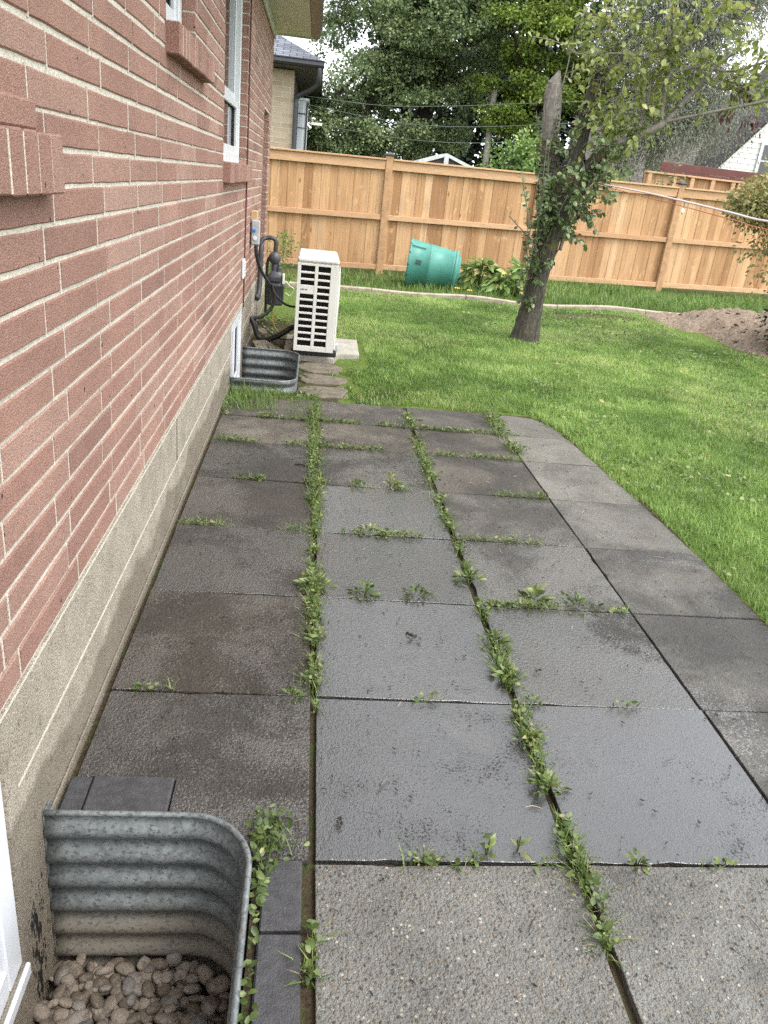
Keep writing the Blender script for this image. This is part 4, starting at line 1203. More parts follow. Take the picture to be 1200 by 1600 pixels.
# ---------------------------------------------------------------- kerb between lawn and bed
kerb = thing("edging_kerb", "low weathered concrete kerb edging the lawn in front of the fence bed", "kerb", (2, 11.6, 0))
xs_ = [-.5, .9, 2.3, 3.7, 5.1, 6.5]
for k in range(5):
    n = 7; L = [xs_[k] + .006 + (xs_[k + 1] - xs_[k] - .012) * i / (n - 1) for i in range(n)]
    m = MB(); vs = []
    for x in L:
        y = float(kerb_y(x)); z = float(terrain(x, y - .1)); h = z + .075 + .01 * math.sin(x * 3)
        vs += [(x, y - .05, z - .12), (x, y - .05, h - .012), (x, y - .038, h), (x, y + .042, h), (x, y + .05, h - .012), (x, y + .05, z - .12)]
    fs = [(i * 6 + t, (i + 1) * 6 + t, (i + 1) * 6 + (t + 1) % 6, i * 6 + (t + 1) % 6) for i in range(n - 1) for t in range(6)]
    fs += [tuple(reversed(range(6))), tuple(range((n - 1) * 6, n * 6))]
    fs = [tuple(reversed(f)) for f in fs]
    m.add(vs, fs).build("kerb_length", M['kerb'], kerb)

# ---------------------------------------------------------------- compost bin
binr = thing("compost_bin", "green plastic compost bin tipped on its side by the cedar fence", "compost bin", (1.9, 12.75, 0))
ax = Vector((.80, -.12, -.055)).normalized()
ay = Vector((.1, .99, .02)); ay = (ay - ax * ay.dot(ax)).normalized(); azv = ax.cross(ay)
BM = Matrix.Translation((1.53, 12.78, .375)) @ Matrix((ay, azv, ax)).transposed().to_4x4()
prof = [(.372, 0), (.378, .012), (.372, .03), (.363, .035), (.335, .33), (.342, .335), (.342, .35), (.333, .355), (.300, .70), (.306, .705), (.306, .73), (.292, .735)]
m = MB(); seg = 40; vs, fs = [], []
for r, z in prof + [(.285, .735), (.325, .35), (.355, .012)]:
    for s in range(seg):
        a = 2 * math.pi * s / seg
        vs.append(BM @ Vector((r * math.cos(a), r * math.sin(a), z)))
NP = len(prof) + 3
for k in range(NP):
    for s in range(seg):
        fs.append((k * seg + s, k * seg + (s + 1) % seg, ((k + 1) % NP) * seg + (s + 1) % seg, ((k + 1) % NP) * seg + s))
m.add(vs, fs).build("bin_body", M['bin'], binr, smooth=True)
MB().lathe([(.302, .7315), (.315, .738), (.315, .765), (.29, .785), (.24, .80), (.235, .825), (.12, .835)], BM, 36).build("lid", M['bin'], binr, smooth=True)
def on_bin(a, z, out=.0):
    r = .372 - (.372 - .30) * z / .72 + out
    return BM @ Vector((r * math.cos(a), r * math.sin(a), z))
aim = math.atan2((Vector((0, -.95, .3))).dot(azv), (Vector((0, -.95, .3))).dot(ay))
m = MB()
m.tube([on_bin(aim - .55, .03, .012), on_bin(aim - .55, .25, .012)], .009, 6, smooth=3)
m.build("hatch_edge", M['bin'], binr, smooth=True)
m = MB()
for i in range(4):
    for j in range(4):
        if (i + j) % 2 == 0 or i in (0, 3):
            a0 = aim + .05 + i * .045; z0 = .13 + j * .022
            m.add([on_bin(a0, z0, .009), on_bin(a0 + .036, z0, .009), on_bin(a0 + .036, z0 + .017, .009), on_bin(a0, z0 + .017, .009),
                   on_bin(a0, z0, .002), on_bin(a0 + .036, z0, .002), on_bin(a0 + .036, z0 + .017, .002), on_bin(a0, z0 + .017, .002)],
                  [(0, 1, 2, 3), (7, 6, 5, 4), (0, 4, 5, 1), (1, 5, 6, 2), (2, 6, 7, 3), (3, 7, 4, 0)])
m.build("embossed_mark", M['capdark'], binr)
for a, z in ((aim - .2, .015), (aim + .3, .015), (aim + .75, .015), (aim - .65, .015)):
    p = on_bin(a, z, .0); MB().cbox(p.x - .012, p.x + .012, p.y - .01, p.y + .012, p.z - .012, p.z + .012, .003).build("clip_hole", M['black'], binr)

# ---------------------------------------------------------------- hostas in the bed
def hosta(x, y, n, hgt, spread, lab, bias):
    t = thing("hosta_plant", lab, "plant", (x, y, float(terrain(x, y))), "hostas in the fence bed")
    a = rng.uniform(0, 2 * np.pi, n); q = rng.uniform(.1, 1, n)
    pos = np.stack([x + np.cos(a) * q * spread * .75, y + np.sin(a) * q * spread * .6, terrain(x, y) + .04 + hgt * (1 - q ** 2 * .75) * rng.uniform(.65, 1.05, n)], 1)
    d = np.stack([np.cos(a), np.sin(a), .35 - q * .8 + rng.normal(0, .25, n)], 1)
    leaves("leaf_clump", pos, d, rng.uniform(.15, .27, n), M['hosta'], np.clip(bias + rng.normal(0, .24, n), 0, .92), t, LEAF_OVAL, width=.62)
    m = MB()
    for k in range(0, n, 5):
        m.tube([(x, y, float(terrain(x, y)) - .02), tuple(pos[k] * .5 + np.array([x, y, pos[k][2] * 1.1]) * .5), tuple(pos[k])], .005, 4, smooth=2)
    m.build("stalks", M['shoot'], t)
hosta(2.72, 12.75, 130, .42, .40, "bushy hosta with variegated leaves right beside the green bin", .5)
hosta(3.10, 12.45, 120, .30, .42, "lower hosta with broad bright leaves in front by the kerb", .55)
hosta(3.42, 12.75, 130, .42, .40, "taller hosta with yellowish leaves just left of the tree trunk", .62)
n = 22; a = rng.uniform(0, 6.28, n)
o = leaves("yellow_plant", np.stack([3.38 + .05 * np.cos(a), 12.05 + .05 * np.sin(a), .12 + .05 * rng.random(n)], 1), np.stack([np.cos(a), np.sin(a), rng.uniform(.2, 1, n)], 1), rng.uniform(.12, .2, n), M['hosta'], np.full(n, 1.0), None, LEAF_OVAL, width=.5)
tag(o, "small bright yellow leaved plant at the kerb beside the tree trunk", "plant")
for (x, y, lab) in ((2.28, 12.25, "small yellow blossom beside the compost bin lid, the higher of two"), (2.45, 12.10, "small yellow blossom low at the kerb right of the bin")):
    m = MB(); m.tube([(x, y, .0), (x, y, .10)], .004, 5); f = MB()
    o = m.build("yellow_flower", M['shoot']); tag(o, lab, "flower", "yellow flowers by the bin")
    for k in range(7):
        aa = k * .9; f.tube([(x, y, .10), (x + .03 * math.cos(aa), y + .03 * math.sin(aa), .115), (x + .045 * math.cos(aa), y + .045 * math.sin(aa), .105)], [.006, .012, .004], 5, smooth=2)
    f.build("petals", M['yellow'], o)

# ---------------------------------------------------------------- heap of dug soil
def soil_heap():
    N = 110
    X, Y = np.meshgrid(np.linspace(4.2, 8.4, N), np.linspace(7.9, 12.1, N), indexing='ij')
    cx, cy = 6.75, 10.0
    a = np.arctan2(Y - cy, X - cx)
    d = np.hypot((X - cx) / 1.8, (Y - cy) / 1.95)
    edge = 1 + .16 * np.sin(a * 3 + .4) + .10 * np.sin(a * 5 + 2)
    h = np.clip(1 - (d / edge) ** 1.6, -.3, 1)
    Z = terrain(X, Y) - .03 + .40 * h + np.where(h > -.05, (vnoise(X, Y, 5, 11) - .5) * .11 + (vnoise(X, Y, 12, 12) - .5) * .075 + (vnoise(X, Y, 26, 13) - .5) * .04, 0) * np.clip(h * 5 + .5, 0, 1)
    m = MB(); m.v = [tuple(p) for p in np.stack([X, Y, Z], -1).reshape(-1, 3)]
    for i in range(N - 1):
        for j in range(N - 1):
            if h[i, j] > -.12: m.f.append((i * N + j, (i + 1) * N + j, (i + 1) * N + j + 1, i * N + j + 1))
    m.tint = [.5] * len(m.f)
    o = m.build("soil_heap", M['dirt'], smooth=True)
    tag(o, "heap of freshly dug pale brown soil at the lawn's far right side", "soil heap")
    m = MB(); rr = random.Random(4)
    for k in range(420):
        aa, q = rr.uniform(0, 6.28), math.sqrt(rr.random()) * 1.02
        x, y = cx + 1.8 * q * math.cos(aa), cy + 1.95 * q * math.sin(aa)
        i, j = int((x - 4.2) / 4.2 * (N - 1)), int((y - 7.9) / 4.2 * (N - 1))
        if not (0 <= i < N and 0 <= j < N): continue
        s = rr.uniform(.015, .045)
        pts = [Vector((rr.uniform(-1, 1), rr.uniform(-1, 1), rr.uniform(-.8, .8))).normalized() * s * rr.uniform(.7, 1.2) for _ in range(6)]
        b = Vector((x, y, float(Z[i, j]) + s * .3))
        ring = [Vector((math.cos(t), math.sin(t), 0)) * s * rr.uniform(.7, 1.2) + Vector((0, 0, rr.uniform(-.3, .3) * s)) for t in (0, 1.05, 2.1, 3.14, 4.19, 5.24)]
        m.add([b + Vector((0, 0, -s * .7))] + [b + r for r in ring] + [b + Vector((rr.uniform(-.3, .3) * s, rr.uniform(-.3, .3) * s, s * .75))],
              [(0, 1 + (q_ + 1) % 6, 1 + q_) for q_ in range(6)] + [(7, 1 + q_, 1 + (q_ + 1) % 6) for q_ in range(6)])
    m.build("clods", M['dirtclod'], o)
    o.children[0]["kind"] = "stuff"
soil_heap()

# ---------------------------------------------------------------- old pear tree
def bark_tube(m, pts, rad, seg=18, smooth=8, amp=.07, seed=0):
    n0 = len(m.v)
    m.tube(pts, rad, seg, .5, smooth, amp * .5, True, seed)
    return m
pear = thing("pear_tree", "old leaning pear tree on the lawn with cut off stubs, sprouting leafy shoots", "tree", (2.45, 8.62, 0))
m = MB()
bark_tube(m, [(2.44, 8.62, -.08), (2.452, 8.62, .03), (2.462, 8.62, .22), (2.47, 8.62, .45), (2.475, 8.62, .66), (2.50, 8.62, .9), (2.525, 8.62, 1.15), (2.57, 8.62, 1.4), (2.62, 8.63, 1.62), (2.66, 8.65, 1.9)],
          [.19, .165, .142, .122, .115, .122, .135, .155, .145, .11], seed=1)
bark_tube(m, [(2.55, 8.6, 1.25), (2.47, 8.6, 1.55), (2.40, 8.59, 1.85), (2.345, 8.58, 2.1)], [.11, .105, .095, .085], seed=2)
bark_tube(m, [(2.60, 8.62, 1.55), (2.655, 8.64, 1.9), (2.69, 8.66, 2.2), (2.735, 8.68, 2.5), (2.765, 8.69, 2.72)], [.12, .098, .084, .074, .060], seed=3)
bark_tube(m, [(2.62, 8.6, 1.45), (2.74, 8.59, 1.68), (2.90, 8.56, 1.98), (3.05, 8.53, 2.10)], [.12, .10, .075, .055], seed=4)
m.build("trunk", M['bark'], pear, smooth=True)
m = MB()
bark_tube(m, [(2.345, 8.578, 2.06), (2.325, 8.573, 2.25), (2.305, 8.57, 2.45), (2.29, 8.57, 2.57)], [.080, .092, .088, .075], 14, seed=5)
m.tube([(2.29, 8.57, 2.55), (2.31, 8.57, 2.62), (2.325, 8.572, 2.69)], [.076, .045, .012], 12, .5, 3, .06)
m.build("cut_stub", M['stub'], pear, smooth=True)
branches = [([(3.03, 8.535, 2.09), (3.22, 8.5, 2.19), (3.40, 8.45, 2.30), (3.47, 8.44, 2.34)], [.055, .045, .036, .03]),
            ([(3.45, 8.44, 2.32), (3.60, 8.40, 2.56), (3.72, 8.36, 2.74), (3.80, 8.34, 2.87), (3.95, 8.3, 3.0)], [.03, .026, .022, .018, .010]),
            ([(3.42, 8.45, 2.31), (3.39, 8.46, 2.6), (3.385, 8.47, 2.90), (3.30, 8.5, 3.2), (3.25, 8.52, 3.5)], [.03, .024, .022, .016, .008]),
            ([(3.385, 8.47, 2.86), (3.52, 8.45, 3.02), (3.66, 8.43, 3.18), (3.78, 8.4, 3.5)], [.018, .014, .011, .006]),
            ([(3.39, 8.47, 2.72), (3.48, 8.42, 2.80), (3.70, 8.36, 2.86), (3.95, 8.3, 2.84), (4.4, 8.2, 3.0), (4.75, 8.1, 3.05)], [.016, .013, .012, .011, .008, .005]),
            ([(3.38, 8.47, 2.82), (3.13, 8.5, 2.90), (2.80, 8.55, 2.89), (2.48, 8.6, 2.86), (2.36, 8.62, 2.92)], [.015, .013, .011, .008, .004]),
            ([(2.76, 8.69, 2.70), (2.70, 8.68, 2.95), (2.80, 8.7, 3.25), (2.88, 8.7, 3.55)], [.014, .011, .008, .004]),
            ([(2.76, 8.69, 2.72), (2.95, 8.66, 2.9), (3.02, 8.65, 3.15), (3.06, 8.65, 3.5)], [.012, .010, .007, .004]),
            ([(2.30, 8.6, 2.2), (2.38, 8.56, 2.6), (2.40, 8.56, 2.9), (2.39, 8.56, 3.05)], [.009, .007, .005, .003]),
            ([(3.2, 8.5, 2.18), (3.25, 8.48, 2.5), (3.22, 8.46, 2.75)], [.018, .013, .006]),
            ([(3.7, 8.36, 2.74), (3.95, 8.3, 2.68), (4.2, 8.22, 2.78), (4.45, 8.15, 2.98)], [.013, .010, .008, .004]),
            ([(3.95, 8.3, 2.82), (4.05, 8.26, 2.66), (4.12, 8.22, 2.52)], [.008, .006, .004])]
pole_branch = ([(3.40, 8.45, 2.33), (3.75, 8.30, 2.44), (4.15, 8.12, 2.56), (4.6, 7.95, 2.70), (4.9, 7.85, 2.79)], [.016, .014, .013, .012, .010])
m = MB()
for k, (p, r) in enumerate(branches + [pole_branch]):
    m.tube(p, r, 8, .5, 5, .05, True, k)
tw_p, tw_d = [], []
def walk(start, d, ln, step=.035, droop=.0, wob=.35, r0=.0045, leafy=True, p_leaf=.85, add=None):
    global tw_p, tw_d
    p = Vector(start); d = Vector(d).normalized(); pts = [p.copy()]
    for k in range(max(2, int(ln / step))):
        d = (d + Vector((random.gauss(0, wob), random.gauss(0, wob), random.gauss(0, wob) - droop)) * .25).normalized()
        p = p + d * step; pts.append(p.copy())
        if leafy and k > 0:
            for s in (1, -1):
                if random.random() < p_leaf:
                    side = d.cross(Vector((random.gauss(0, 1), random.gauss(0, 1), random.gauss(0, 1)))).normalized()
                    (tw_p if add is None else add[0]).append(p + side * .006)
                    (tw_d if add is None else add[1]).append(side * .8 + d * .5 + Vector((0, 0, -.35)))
    m.tube(pts[::2] + [pts[-1]], [r0] * (len(pts[::2])) + [.0015], 4, .5, 1)
random.seed(21)
dens = [5, 12, 15, 12, 15, 17, 13, 14, 6, 12, 14, 6]
for (p, r), nt in zip(branches, dens):
    for k in range(nt):
        f = random.uniform(.15, 1) * (len(p) - 1); i = min(int(f), len(p) - 2); q = Vector(p[i]).lerp(Vector(p[i + 1]), f - i)
        walk(q, (random.gauss(.1, .8), random.gauss(-.1, .8), random.gauss(.45, .6)), random.uniform(.16, .45), droop=.12, p_leaf=.72)
for k in range(26):     # leaves about the middle stub
    z = random.uniform(2.1, 2.8); walk((2.70 + .12 * (z - 2.2) + random.gauss(0, .05), 8.58, z), (random.gauss(0, .7), random.gauss(-.3, .5), random.gauss(.2, .6)), random.uniform(.12, .3), droop=.15, p_leaf=.7)
for k in range(62):     # hanging leafy mass between the middle stub and the limb
    q = Vector((random.uniform(2.78, 3.42), random.uniform(8.35, 8.75), random.uniform(2.15, 2.95)))
    walk(q, (random.gauss(0, .6), random.gauss(0, .6), random.gauss(-.35, .5)), random.uniform(.18, .42), droop=.35, p_leaf=.62)
for k in range(60):
    q = Vector((random.uniform(3.1, 4.5), random.uniform(8.1, 8.6), random.uniform(2.75, 3.5)))
    walk(q, (random.gauss(.2, .7), random.gauss(0, .7), random.gauss(0, .6)), random.uniform(.15, .4), droop=.15, p_leaf=.7)
m.build("branches", M['twig'], pear, smooth=True)
n = len(tw_p)
leaves("crown", [tuple(v) for v in tw_p], [tuple(v) for v in tw_d], rng.uniform(.048, .082, n), M['pear'], np.clip(rng.beta(2.2, 2.4, n) + rng.normal(0, .06, n), 0, 1), pear, LEAF_OVAL, width=1.15)
# leafy shoots on the trunk
m = MB(); sp, sd = [], []
random.seed(5)
for k in range(19):
    a = random.uniform(2.2, 4.4); z = random.uniform(.75, 1.5)
    x0, y0 = 2.36 + (z - .7) * .06 + random.uniform(-.02, .06), 8.56 + random.uniform(-.06, .06)
    walk((x0, y0, z), (random.gauss(-.20, .16), random.gauss(-.05, .2), 1), random.uniform(.5, 1.15), .04, -.12, .2, .005, True, .78, (sp, sd))
for k in range(6):
    walk((2.33 + random.uniform(-.03, .05), 8.55 + random.uniform(-.06, .03), random.uniform(.35, .75)), (random.gauss(-.12, .12), -.1, .8), random.uniform(.25, .5), .035, 0, .3, .004, True, .8, (sp, sd))
for k in range(62):     # on and around the fork
    a = random.uniform(0, 6.28); z = random.uniform(1.15, 2.2)
    walk((2.58 + .12 * (z - 1.15) + .13 * math.cos(a), 8.60 - abs(.14 * math.sin(a)), z), (math.cos(a) * .8, -abs(math.sin(a)) - .2, random.gauss(.2, .6)), random.uniform(.12, .36), .03, .1, .4, .003, True, .85, (sp, sd))
for k in range(44):
    z = random.uniform(1.35, 2.1)
    walk((2.70 + .45 * (z - 1.35) + random.gauss(0, .10), 8.50 + random.gauss(0, .08), z), (random.gauss(.1, .6), random.gauss(-.4, .5), random.gauss(.1, .7)), random.uniform(.14, .34), .03, .12, .4, .003, True, .85, (sp, sd))
for k in range(14):
    z = random.uniform(.48, 1.05)
    walk((2.40 + .05 * z + random.uniform(-.02, .08), 8.50, z), (random.gauss(-.3, .5), -.6, random.gauss(0, .5)), random.uniform(.06, .16), .025, .1, .4, .003, True, .9, (sp, sd))
for (q, d, L) in (((2.36, 8.57, 1.08), (-.9, -.1, .55), .42), ((2.64, 8.6, 1.0), (.45, 0, .9), .7), ((2.62, 8.6, .95), (.1, -.1, 1), .3), ((2.64, 8.6, 1.0), (-.28, 0, -1), .62)):
    walk(q, d, L, .05, 0, .15, .006, True, .35, (sp, sd))
m.tube([(2.66, 8.58, 1.02), (2.70, 8.58, 1.3), (2.74, 8.58, 1.5)], [.02, .018, .016], 7)
m.build("shoots", M['twig'], pear, smooth=True)
n = len(sp)
leaves("shoot_leaves", [tuple(v) for v in sp], [tuple(v) for v in sd], rng.uniform(.04, .07, n), M['shoot'], np.clip(rng.beta(2, 2.4, n), 0, 1), pear, LEAF_OVAL, width=1.2)
for (c, s) in (((4.10, 8.2, 2.66), .10), ((3.98, 8.25, 2.46), .09), ((4.20, 8.15, 2.40), .13)):
    n = 30
    pos = np.array(c) + rng.normal(size=(n, 3)) * np.array([s * .45, s * .45, s * .5])
    leaves("dead_leaf_cluster", pos, rng.normal(size=(n, 3)) * .4 + np.array([0, 0, -1]), rng.uniform(.04, .075, n), M['deadleaf'], rng.random(n), pear, LEAF_LONG, width=1.3)

# ---------------------------------------------------------------- clothesline
t = thing("clothesline", "pale pink cord stretched from the pear tree toward the camera's right side", "cord", (2.88, 8.6, 1.7))
MB().tube([(2.90, 8.52, 1.72), (2.96, 7.4, 1.66), (2.97, 6.5, 1.605), (2.92, 5.6, 1.55), (2.86, 4.9, 1.515), (2.80, 3.0, 1.50), (2.74, 0, 1.6)], .0075, 8).build("cord", M['rope'], t, smooth=True)
MB().tube([(2.80, 8.47, 1.70), (2.84, 8.50, 1.74), (2.93, 8.52, 1.72), (2.85, 8.49, 1.66), (2.80, 8.47, 1.70)], .009, 8).build("knot", M['rope'], t, smooth=True)
tag(MB().tube([(2.90, 8.52, 1.705), (2.965, 7.4, 1.625), (2.985, 6.5, 1.565), (2.95, 5.6, 1.505), (2.89, 4.9, 1.465), (2.83, 3.0, 1.45), (2.76, 0, 1.56)], .0035, 6).build("thin_red_cord", M['redcord'], smooth=True),
    "thin orange red cord sagging just below the pale clothesline", "cord")
t = thing("clothes_peg", "small white peg dangling from the clothesline in front of the fence", "clothes peg", (2.97, 6.5, 1.52))
MB().tube([(2.975, 6.5, 1.60), (2.972, 6.49, 1.575), (2.966, 6.48, 1.55)], .004, 6).build("peg_hook", M['shoot'], t)
MB().tube([(2.966, 6.48, 1.55), (2.960, 6.47, 1.535), (2.955, 6.46, 1.515)], [.005, .014, .009], 8).build("peg_body", M['whiteplastic'], t, smooth=True)

# ---------------------------------------------------------------- foliage helpers
def foliage(name, blobs, n, size, mat, parent, tpl=LEAF_CARD, clump=.35, cl_leaves=60, droop=.35, bias=.5, spread=.22, shell=.72, width=1.0, flat=.7):
    """leaves gathered in clumps over and inside a set of ellipsoids (cx,cy,cz,rx,ry,rz)"""
    w = np.array([(b[3] * b[4] + b[3] * b[5] + b[4] * b[5]) for b in blobs]); w = w / w.sum()
    nc = max(3, n // cl_leaves); P, D, T = [], [], []
    which = rng.choice(len(blobs), nc, p=w)
    for k in which:
        b = blobs[k]
        v = rng.normal(size=3); v /= np.linalg.norm(v)
        q = rng.uniform(shell, 1.05) if rng.random() < .78 else rng.uniform(.2, shell)
        c = np.array(b[:3]) + v * q * np.array(b[3:6])
        mm = max(4, int(cl_leaves * rng.uniform(.5, 1.5)))
        o = rng.normal(size=(mm, 3)) * clump * np.array([1, 1, flat]) * rng.uniform(.6, 1.2)
        P.append(c + o); D.append(o / clump * .5 + v * .6 + rng.normal(size=(mm, 3)) * .5 + np.array([0, 0, -droop]))
        T.append(np.clip(bias + rng.normal(0, spread * .6) + rng.normal(0, spread, mm), 0, 1))
    P = np.concatenate(P); D = np.concatenate(D); T = np.concatenate(T)
    return leaves(name, P, D, size * rng.uniform(.7, 1.25, len(P)), mat, T, parent, tpl, width=width)
def limbs(m, base, top, r, blobs, nb, seed):
    rr = random.Random(seed); base = Vector(base); top = Vector(top)
    mid = base.lerp(top, .5) + Vector((rr.uniform(-.2, .2), rr.uniform(-.2, .2), 0))
    m.tube([base, base.lerp(mid, .5), mid, top], [r * 1.25, r, r * .75, r * .25], 10, .5, 5, .05)
    for k in range(nb):
        b = rr.choice(blobs); s = base.lerp(top, rr.uniform(.25, .85))
        e = Vector((b[0] + rr.uniform(-.6, .6) * b[3], b[1] + rr.uniform(-.6, .6) * b[4], b[2] + rr.uniform(-.3, .7) * b[5]))
        m.tube([s, s.lerp(e, .5) + Vector((0, 0, .25)), e], [r * .42, r * .25, r * .08], 6, .5, 4)
def sub(blobs, n, rx, rz, seed, jit=.35):
    """many small leafy masses over the surface of a few big ones"""
    rr = np.random.default_rng(seed); out = []
    w = np.array([b[3] * b[5] for b in blobs]); w = w / w.sum()
    for k in rr.choice(len(blobs), n, p=w):
        b = blobs[k]; v = rr.normal(size=3); v /= np.linalg.norm(v)
        q = rr.uniform(.45, 1.0); s = rr.uniform(1 - jit, 1 + jit)
        out.append((b[0] + v[0] * q * b[3], b[1] + v[1] * q * b[4], b[2] + v[2] * q * b[5], rx * s, rx * s, rz * s))
    return out
def tree(name, label, base, top, r, blobs, n, size, mat, tpl=LEAF_CARD, nb=10, group=None, cat="tree", barkm=None, **kw):
    t = thing(name, label, cat, base, group)
    m = MB(); limbs(m, base, top, r, blobs, nb, int(base[0] * 7) & 63)
    m.build("trunk", barkm or M['darkbark'], t, smooth=True)
    fine = kw.pop('fine', None)
    foliage("crown", sub(blobs, *fine) if fine else blobs, n, size, mat, t, tpl, **kw)
    return t
# shrubs at the right edge
t = thing("yellowing_shrub", "yellowing small leaved shrub leaning in at the right edge above the dark bush", "shrub", (5.3, 8.7, 0))
m = MB()
for k in range(9):
    m.tube([(5.75 + k * .03, 8.85, -.05), (5.5 + random.uniform(-.1, .25), 8.7 + random.uniform(-.2, .2), .9), (4.95 + random.uniform(-.3, .6), 8.6 + random.uniform(-.3, .3), 1.8 + random.uniform(-.3, .2))], [.018, .012, .004], 6)
m.build("stems", M['twig'], t, smooth=True)
foliage("crown", [(4.98, 8.6, 1.74, .40, .45, .26), (5.35, 8.7, 1.80, .5, .5, .42), (4.72, 8.55, 1.68, .26, .3, .14)], 8200, .048, M['shrub'], t, LEAF_OVAL, clump=.09, cl_leaves=24, spread=.2, bias=.5)
foliage("crown", [(5.0, 8.65, 1.30, .22, .3, .24), (5.2, 8.7, 1.15, .25, .3, .3)], 520, .045, M['shrub'], t, LEAF_OVAL, clump=.09, cl_leaves=12, spread=.25, bias=.4)
t = thing("dark_bush", "dense dark green bush beside the soil heap at the right edge", "bush", (5.6, 8.9, 0))
m = MB()
for k in range(7):
    m.tube([(5.95 + k * .02, 8.95, -.05), (5.9 + random.uniform(-.3, .4), 8.85 + random.uniform(-.3, .3), .5), (5.9 + random.uniform(-.4, .5), 8.85 + random.uniform(-.35, .35), .85)], [.02, .012, .004], 6)
m.build("stems", M['twig'], t, smooth=True)
foliage("crown", [(5.98, 8.95, .46, .42, .45, .44), (5.90, 8.85, .74, .40, .4, .26)], 5200, .05, M['hedge'], t, LEAF_OVAL, clump=.09, cl_leaves=26, spread=.22, bias=.45)

# ================================================================ BEYOND THE FENCE
# neighbouring bungalow on the left
nb = thing("neighbour_bungalow", "buff brick bungalow with dark gutter and slate grey roof beyond the fence's left end", "house", (-3, 22, 0))
uvplane("buff_wall", [(-9, 20, -.3), (-.64, 20, -.3), (-.64, 20, 3.62), (-9, 20, 3.62)], M['buff'], nb, .2)
MB().box(-.84, -.645, 20.21, 31, -.3, 3.62).build("side_wall", M['brownwood'], nb)
MB().box(-.84, -.10, 19.98 - .55, 31, 3.64, 3.67).build("eave_soffit", M['brownwood'], nb)
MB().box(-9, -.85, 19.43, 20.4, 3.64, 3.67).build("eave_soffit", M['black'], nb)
g = MB(); pr = [(19.42, 3.66), (19.33, 3.66), (19.29, 3.70), (19.295, 3.765), (19.27, 3.78), (19.27, 3.80), (19.42, 3.80)]
vs = [(x, y, z) for x in (-9, .02) for y, z in pr]; n = len(pr)
g.add(vs, [tuple(range(n)), tuple(reversed(range(n, 2 * n)))] + [(k, (k + 1) % n, n + (k + 1) % n, n + k) for k in range(n)])
g.box(-.10, .0, 19.43, 31, 3.66, 3.80)
g.build("gutter", M['capdark'], nb)
uvplane("roof", [(-9, 19.36, 3.80), (.0, 19.36, 3.80), (-4.6, 25, 6.3), (-9, 25, 6.3)], M['shingle_blue'], nb, .05)
uvplane("roof", [(.0, 19.36, 3.80), (.0, 31, 3.80), (-4.6, 27, 6.3), (-4.6, 25, 6.3)], M['shingle_blue'], nb, .05)
MB().tube([(-.08, 19.36, 3.66), (-.08, 19.38, 3.45), (-.12, 19.5, 3.32), (-.42, 19.85, 3.17), (-.56, 19.93, 3.08), (-.575, 19.93, 2.9), (-.575, 19.93, 0)], .055, 8, .5, 4).build("downspout", M['capdark'], nb, smooth=True)
bay = MB(); bay.box(-.63, -.33, 21.6, 21.68, 1.2, 3.16); bay.box(-.63, -.33, 23.2, 23.28, 1.2, 3.16); bay.box(-.63, -.30, 21.58, 23.3, 3.165, 3.22)
fr = MB(); fr.box(-.60, -.56, 21.59, 21.597, 1.4, 3.1); fr.box(-.36, -.325, 21.585, 21.597, 1.2, 3.14); fr.box(-.56, -.36, 21.585, 21.597, 2.86, 2.885); fr.box(-.56, -.36, 21.585, 21.597, 2.55, 2.565)
bw = bay.build("bay_window", M['curtain'], nb); fr.build("window_frame", M['capdark'], bw)
MB().box(-.22, .05, 21.0, 21.1, 2.62, 2.68).build("light_shelf", M['whiteplastic'], nb)
# grey roofed house on the right
rh = thing("grey_roof_house", "house with brown grey shingle roof and white sided gable behind the fence on the right", "house", (16, 32, 0))
uvplane("roof", [(9.5, 28.6, 2.4), (26, 28.6, 2.4), (26, 33.2, 5.45), (9.5, 33.2, 5.45)], M['shingle_brown'], rh, .08)
MB().box(9.8, 25.8, 29, 37, -.3, 2.45).build("wall", M['siding'], rh)
m = MB(); gx = 17.6; zt = 7.62; sl_ = 1.139
for k in range(40):
    z0 = 1.0 + k * .17; z1 = z0 + .168
    hw = (zt - z1) / sl_
    if hw < .1: break
    y = 28.0
    m.add([(gx - hw - .17 / sl_, y - .012, z0), (gx + hw + .17 / sl_, y - .012, z0), (gx + hw, y + .002, z1), (gx - hw, y + .002, z1),
           (gx - hw - .17 / sl_, y + .1, z0), (gx + hw + .17 / sl_, y + .1, z0), (gx + hw, y + .1, z1), (gx - hw, y + .1, z1)],
          [(0, 1, 2, 3), (7, 6, 5, 4), (0, 4, 5, 1), (1, 5, 6, 2), (2, 6, 7, 3), (3, 7, 4, 0)])
m.build("gable_siding", M['siding'], rh)
for s in (-1, 1):
    MB().add([(gx, 27.9, zt + .02), (gx, 27.9, zt + .12), (gx + s * 5, 27.9, zt + .12 - 5 * sl_), (gx + s * 5, 27.9, zt + .02 - 5 * sl_),
              (gx, 33, zt + .02), (gx, 33, zt + .12), (gx + s * 5, 33, zt + .12 - 5 * sl_), (gx + s * 5, 33, zt + .02 - 5 * sl_)],
             [(0, 1, 2, 3), (7, 6, 5, 4), (0, 4, 5, 1), (1, 5, 6, 2), (2, 6, 7, 3), (3, 7, 4, 0)]).build("rake_roof", M['shingle_brown'], rh)
w = MB(); w.box(15.0, 16.6, 27.93, 27.98, 2.9, 4.12); wf = w.build("window_frame", M['vinyl'], rh)
pm = MB(); pm.box(15.12, 16.48, 27.915, 27.925, 3.02, 3.5); pm.box(15.12, 16.48, 27.915, 27.925, 3.56, 4.02); pm.build("pane", M['glass'], wf)
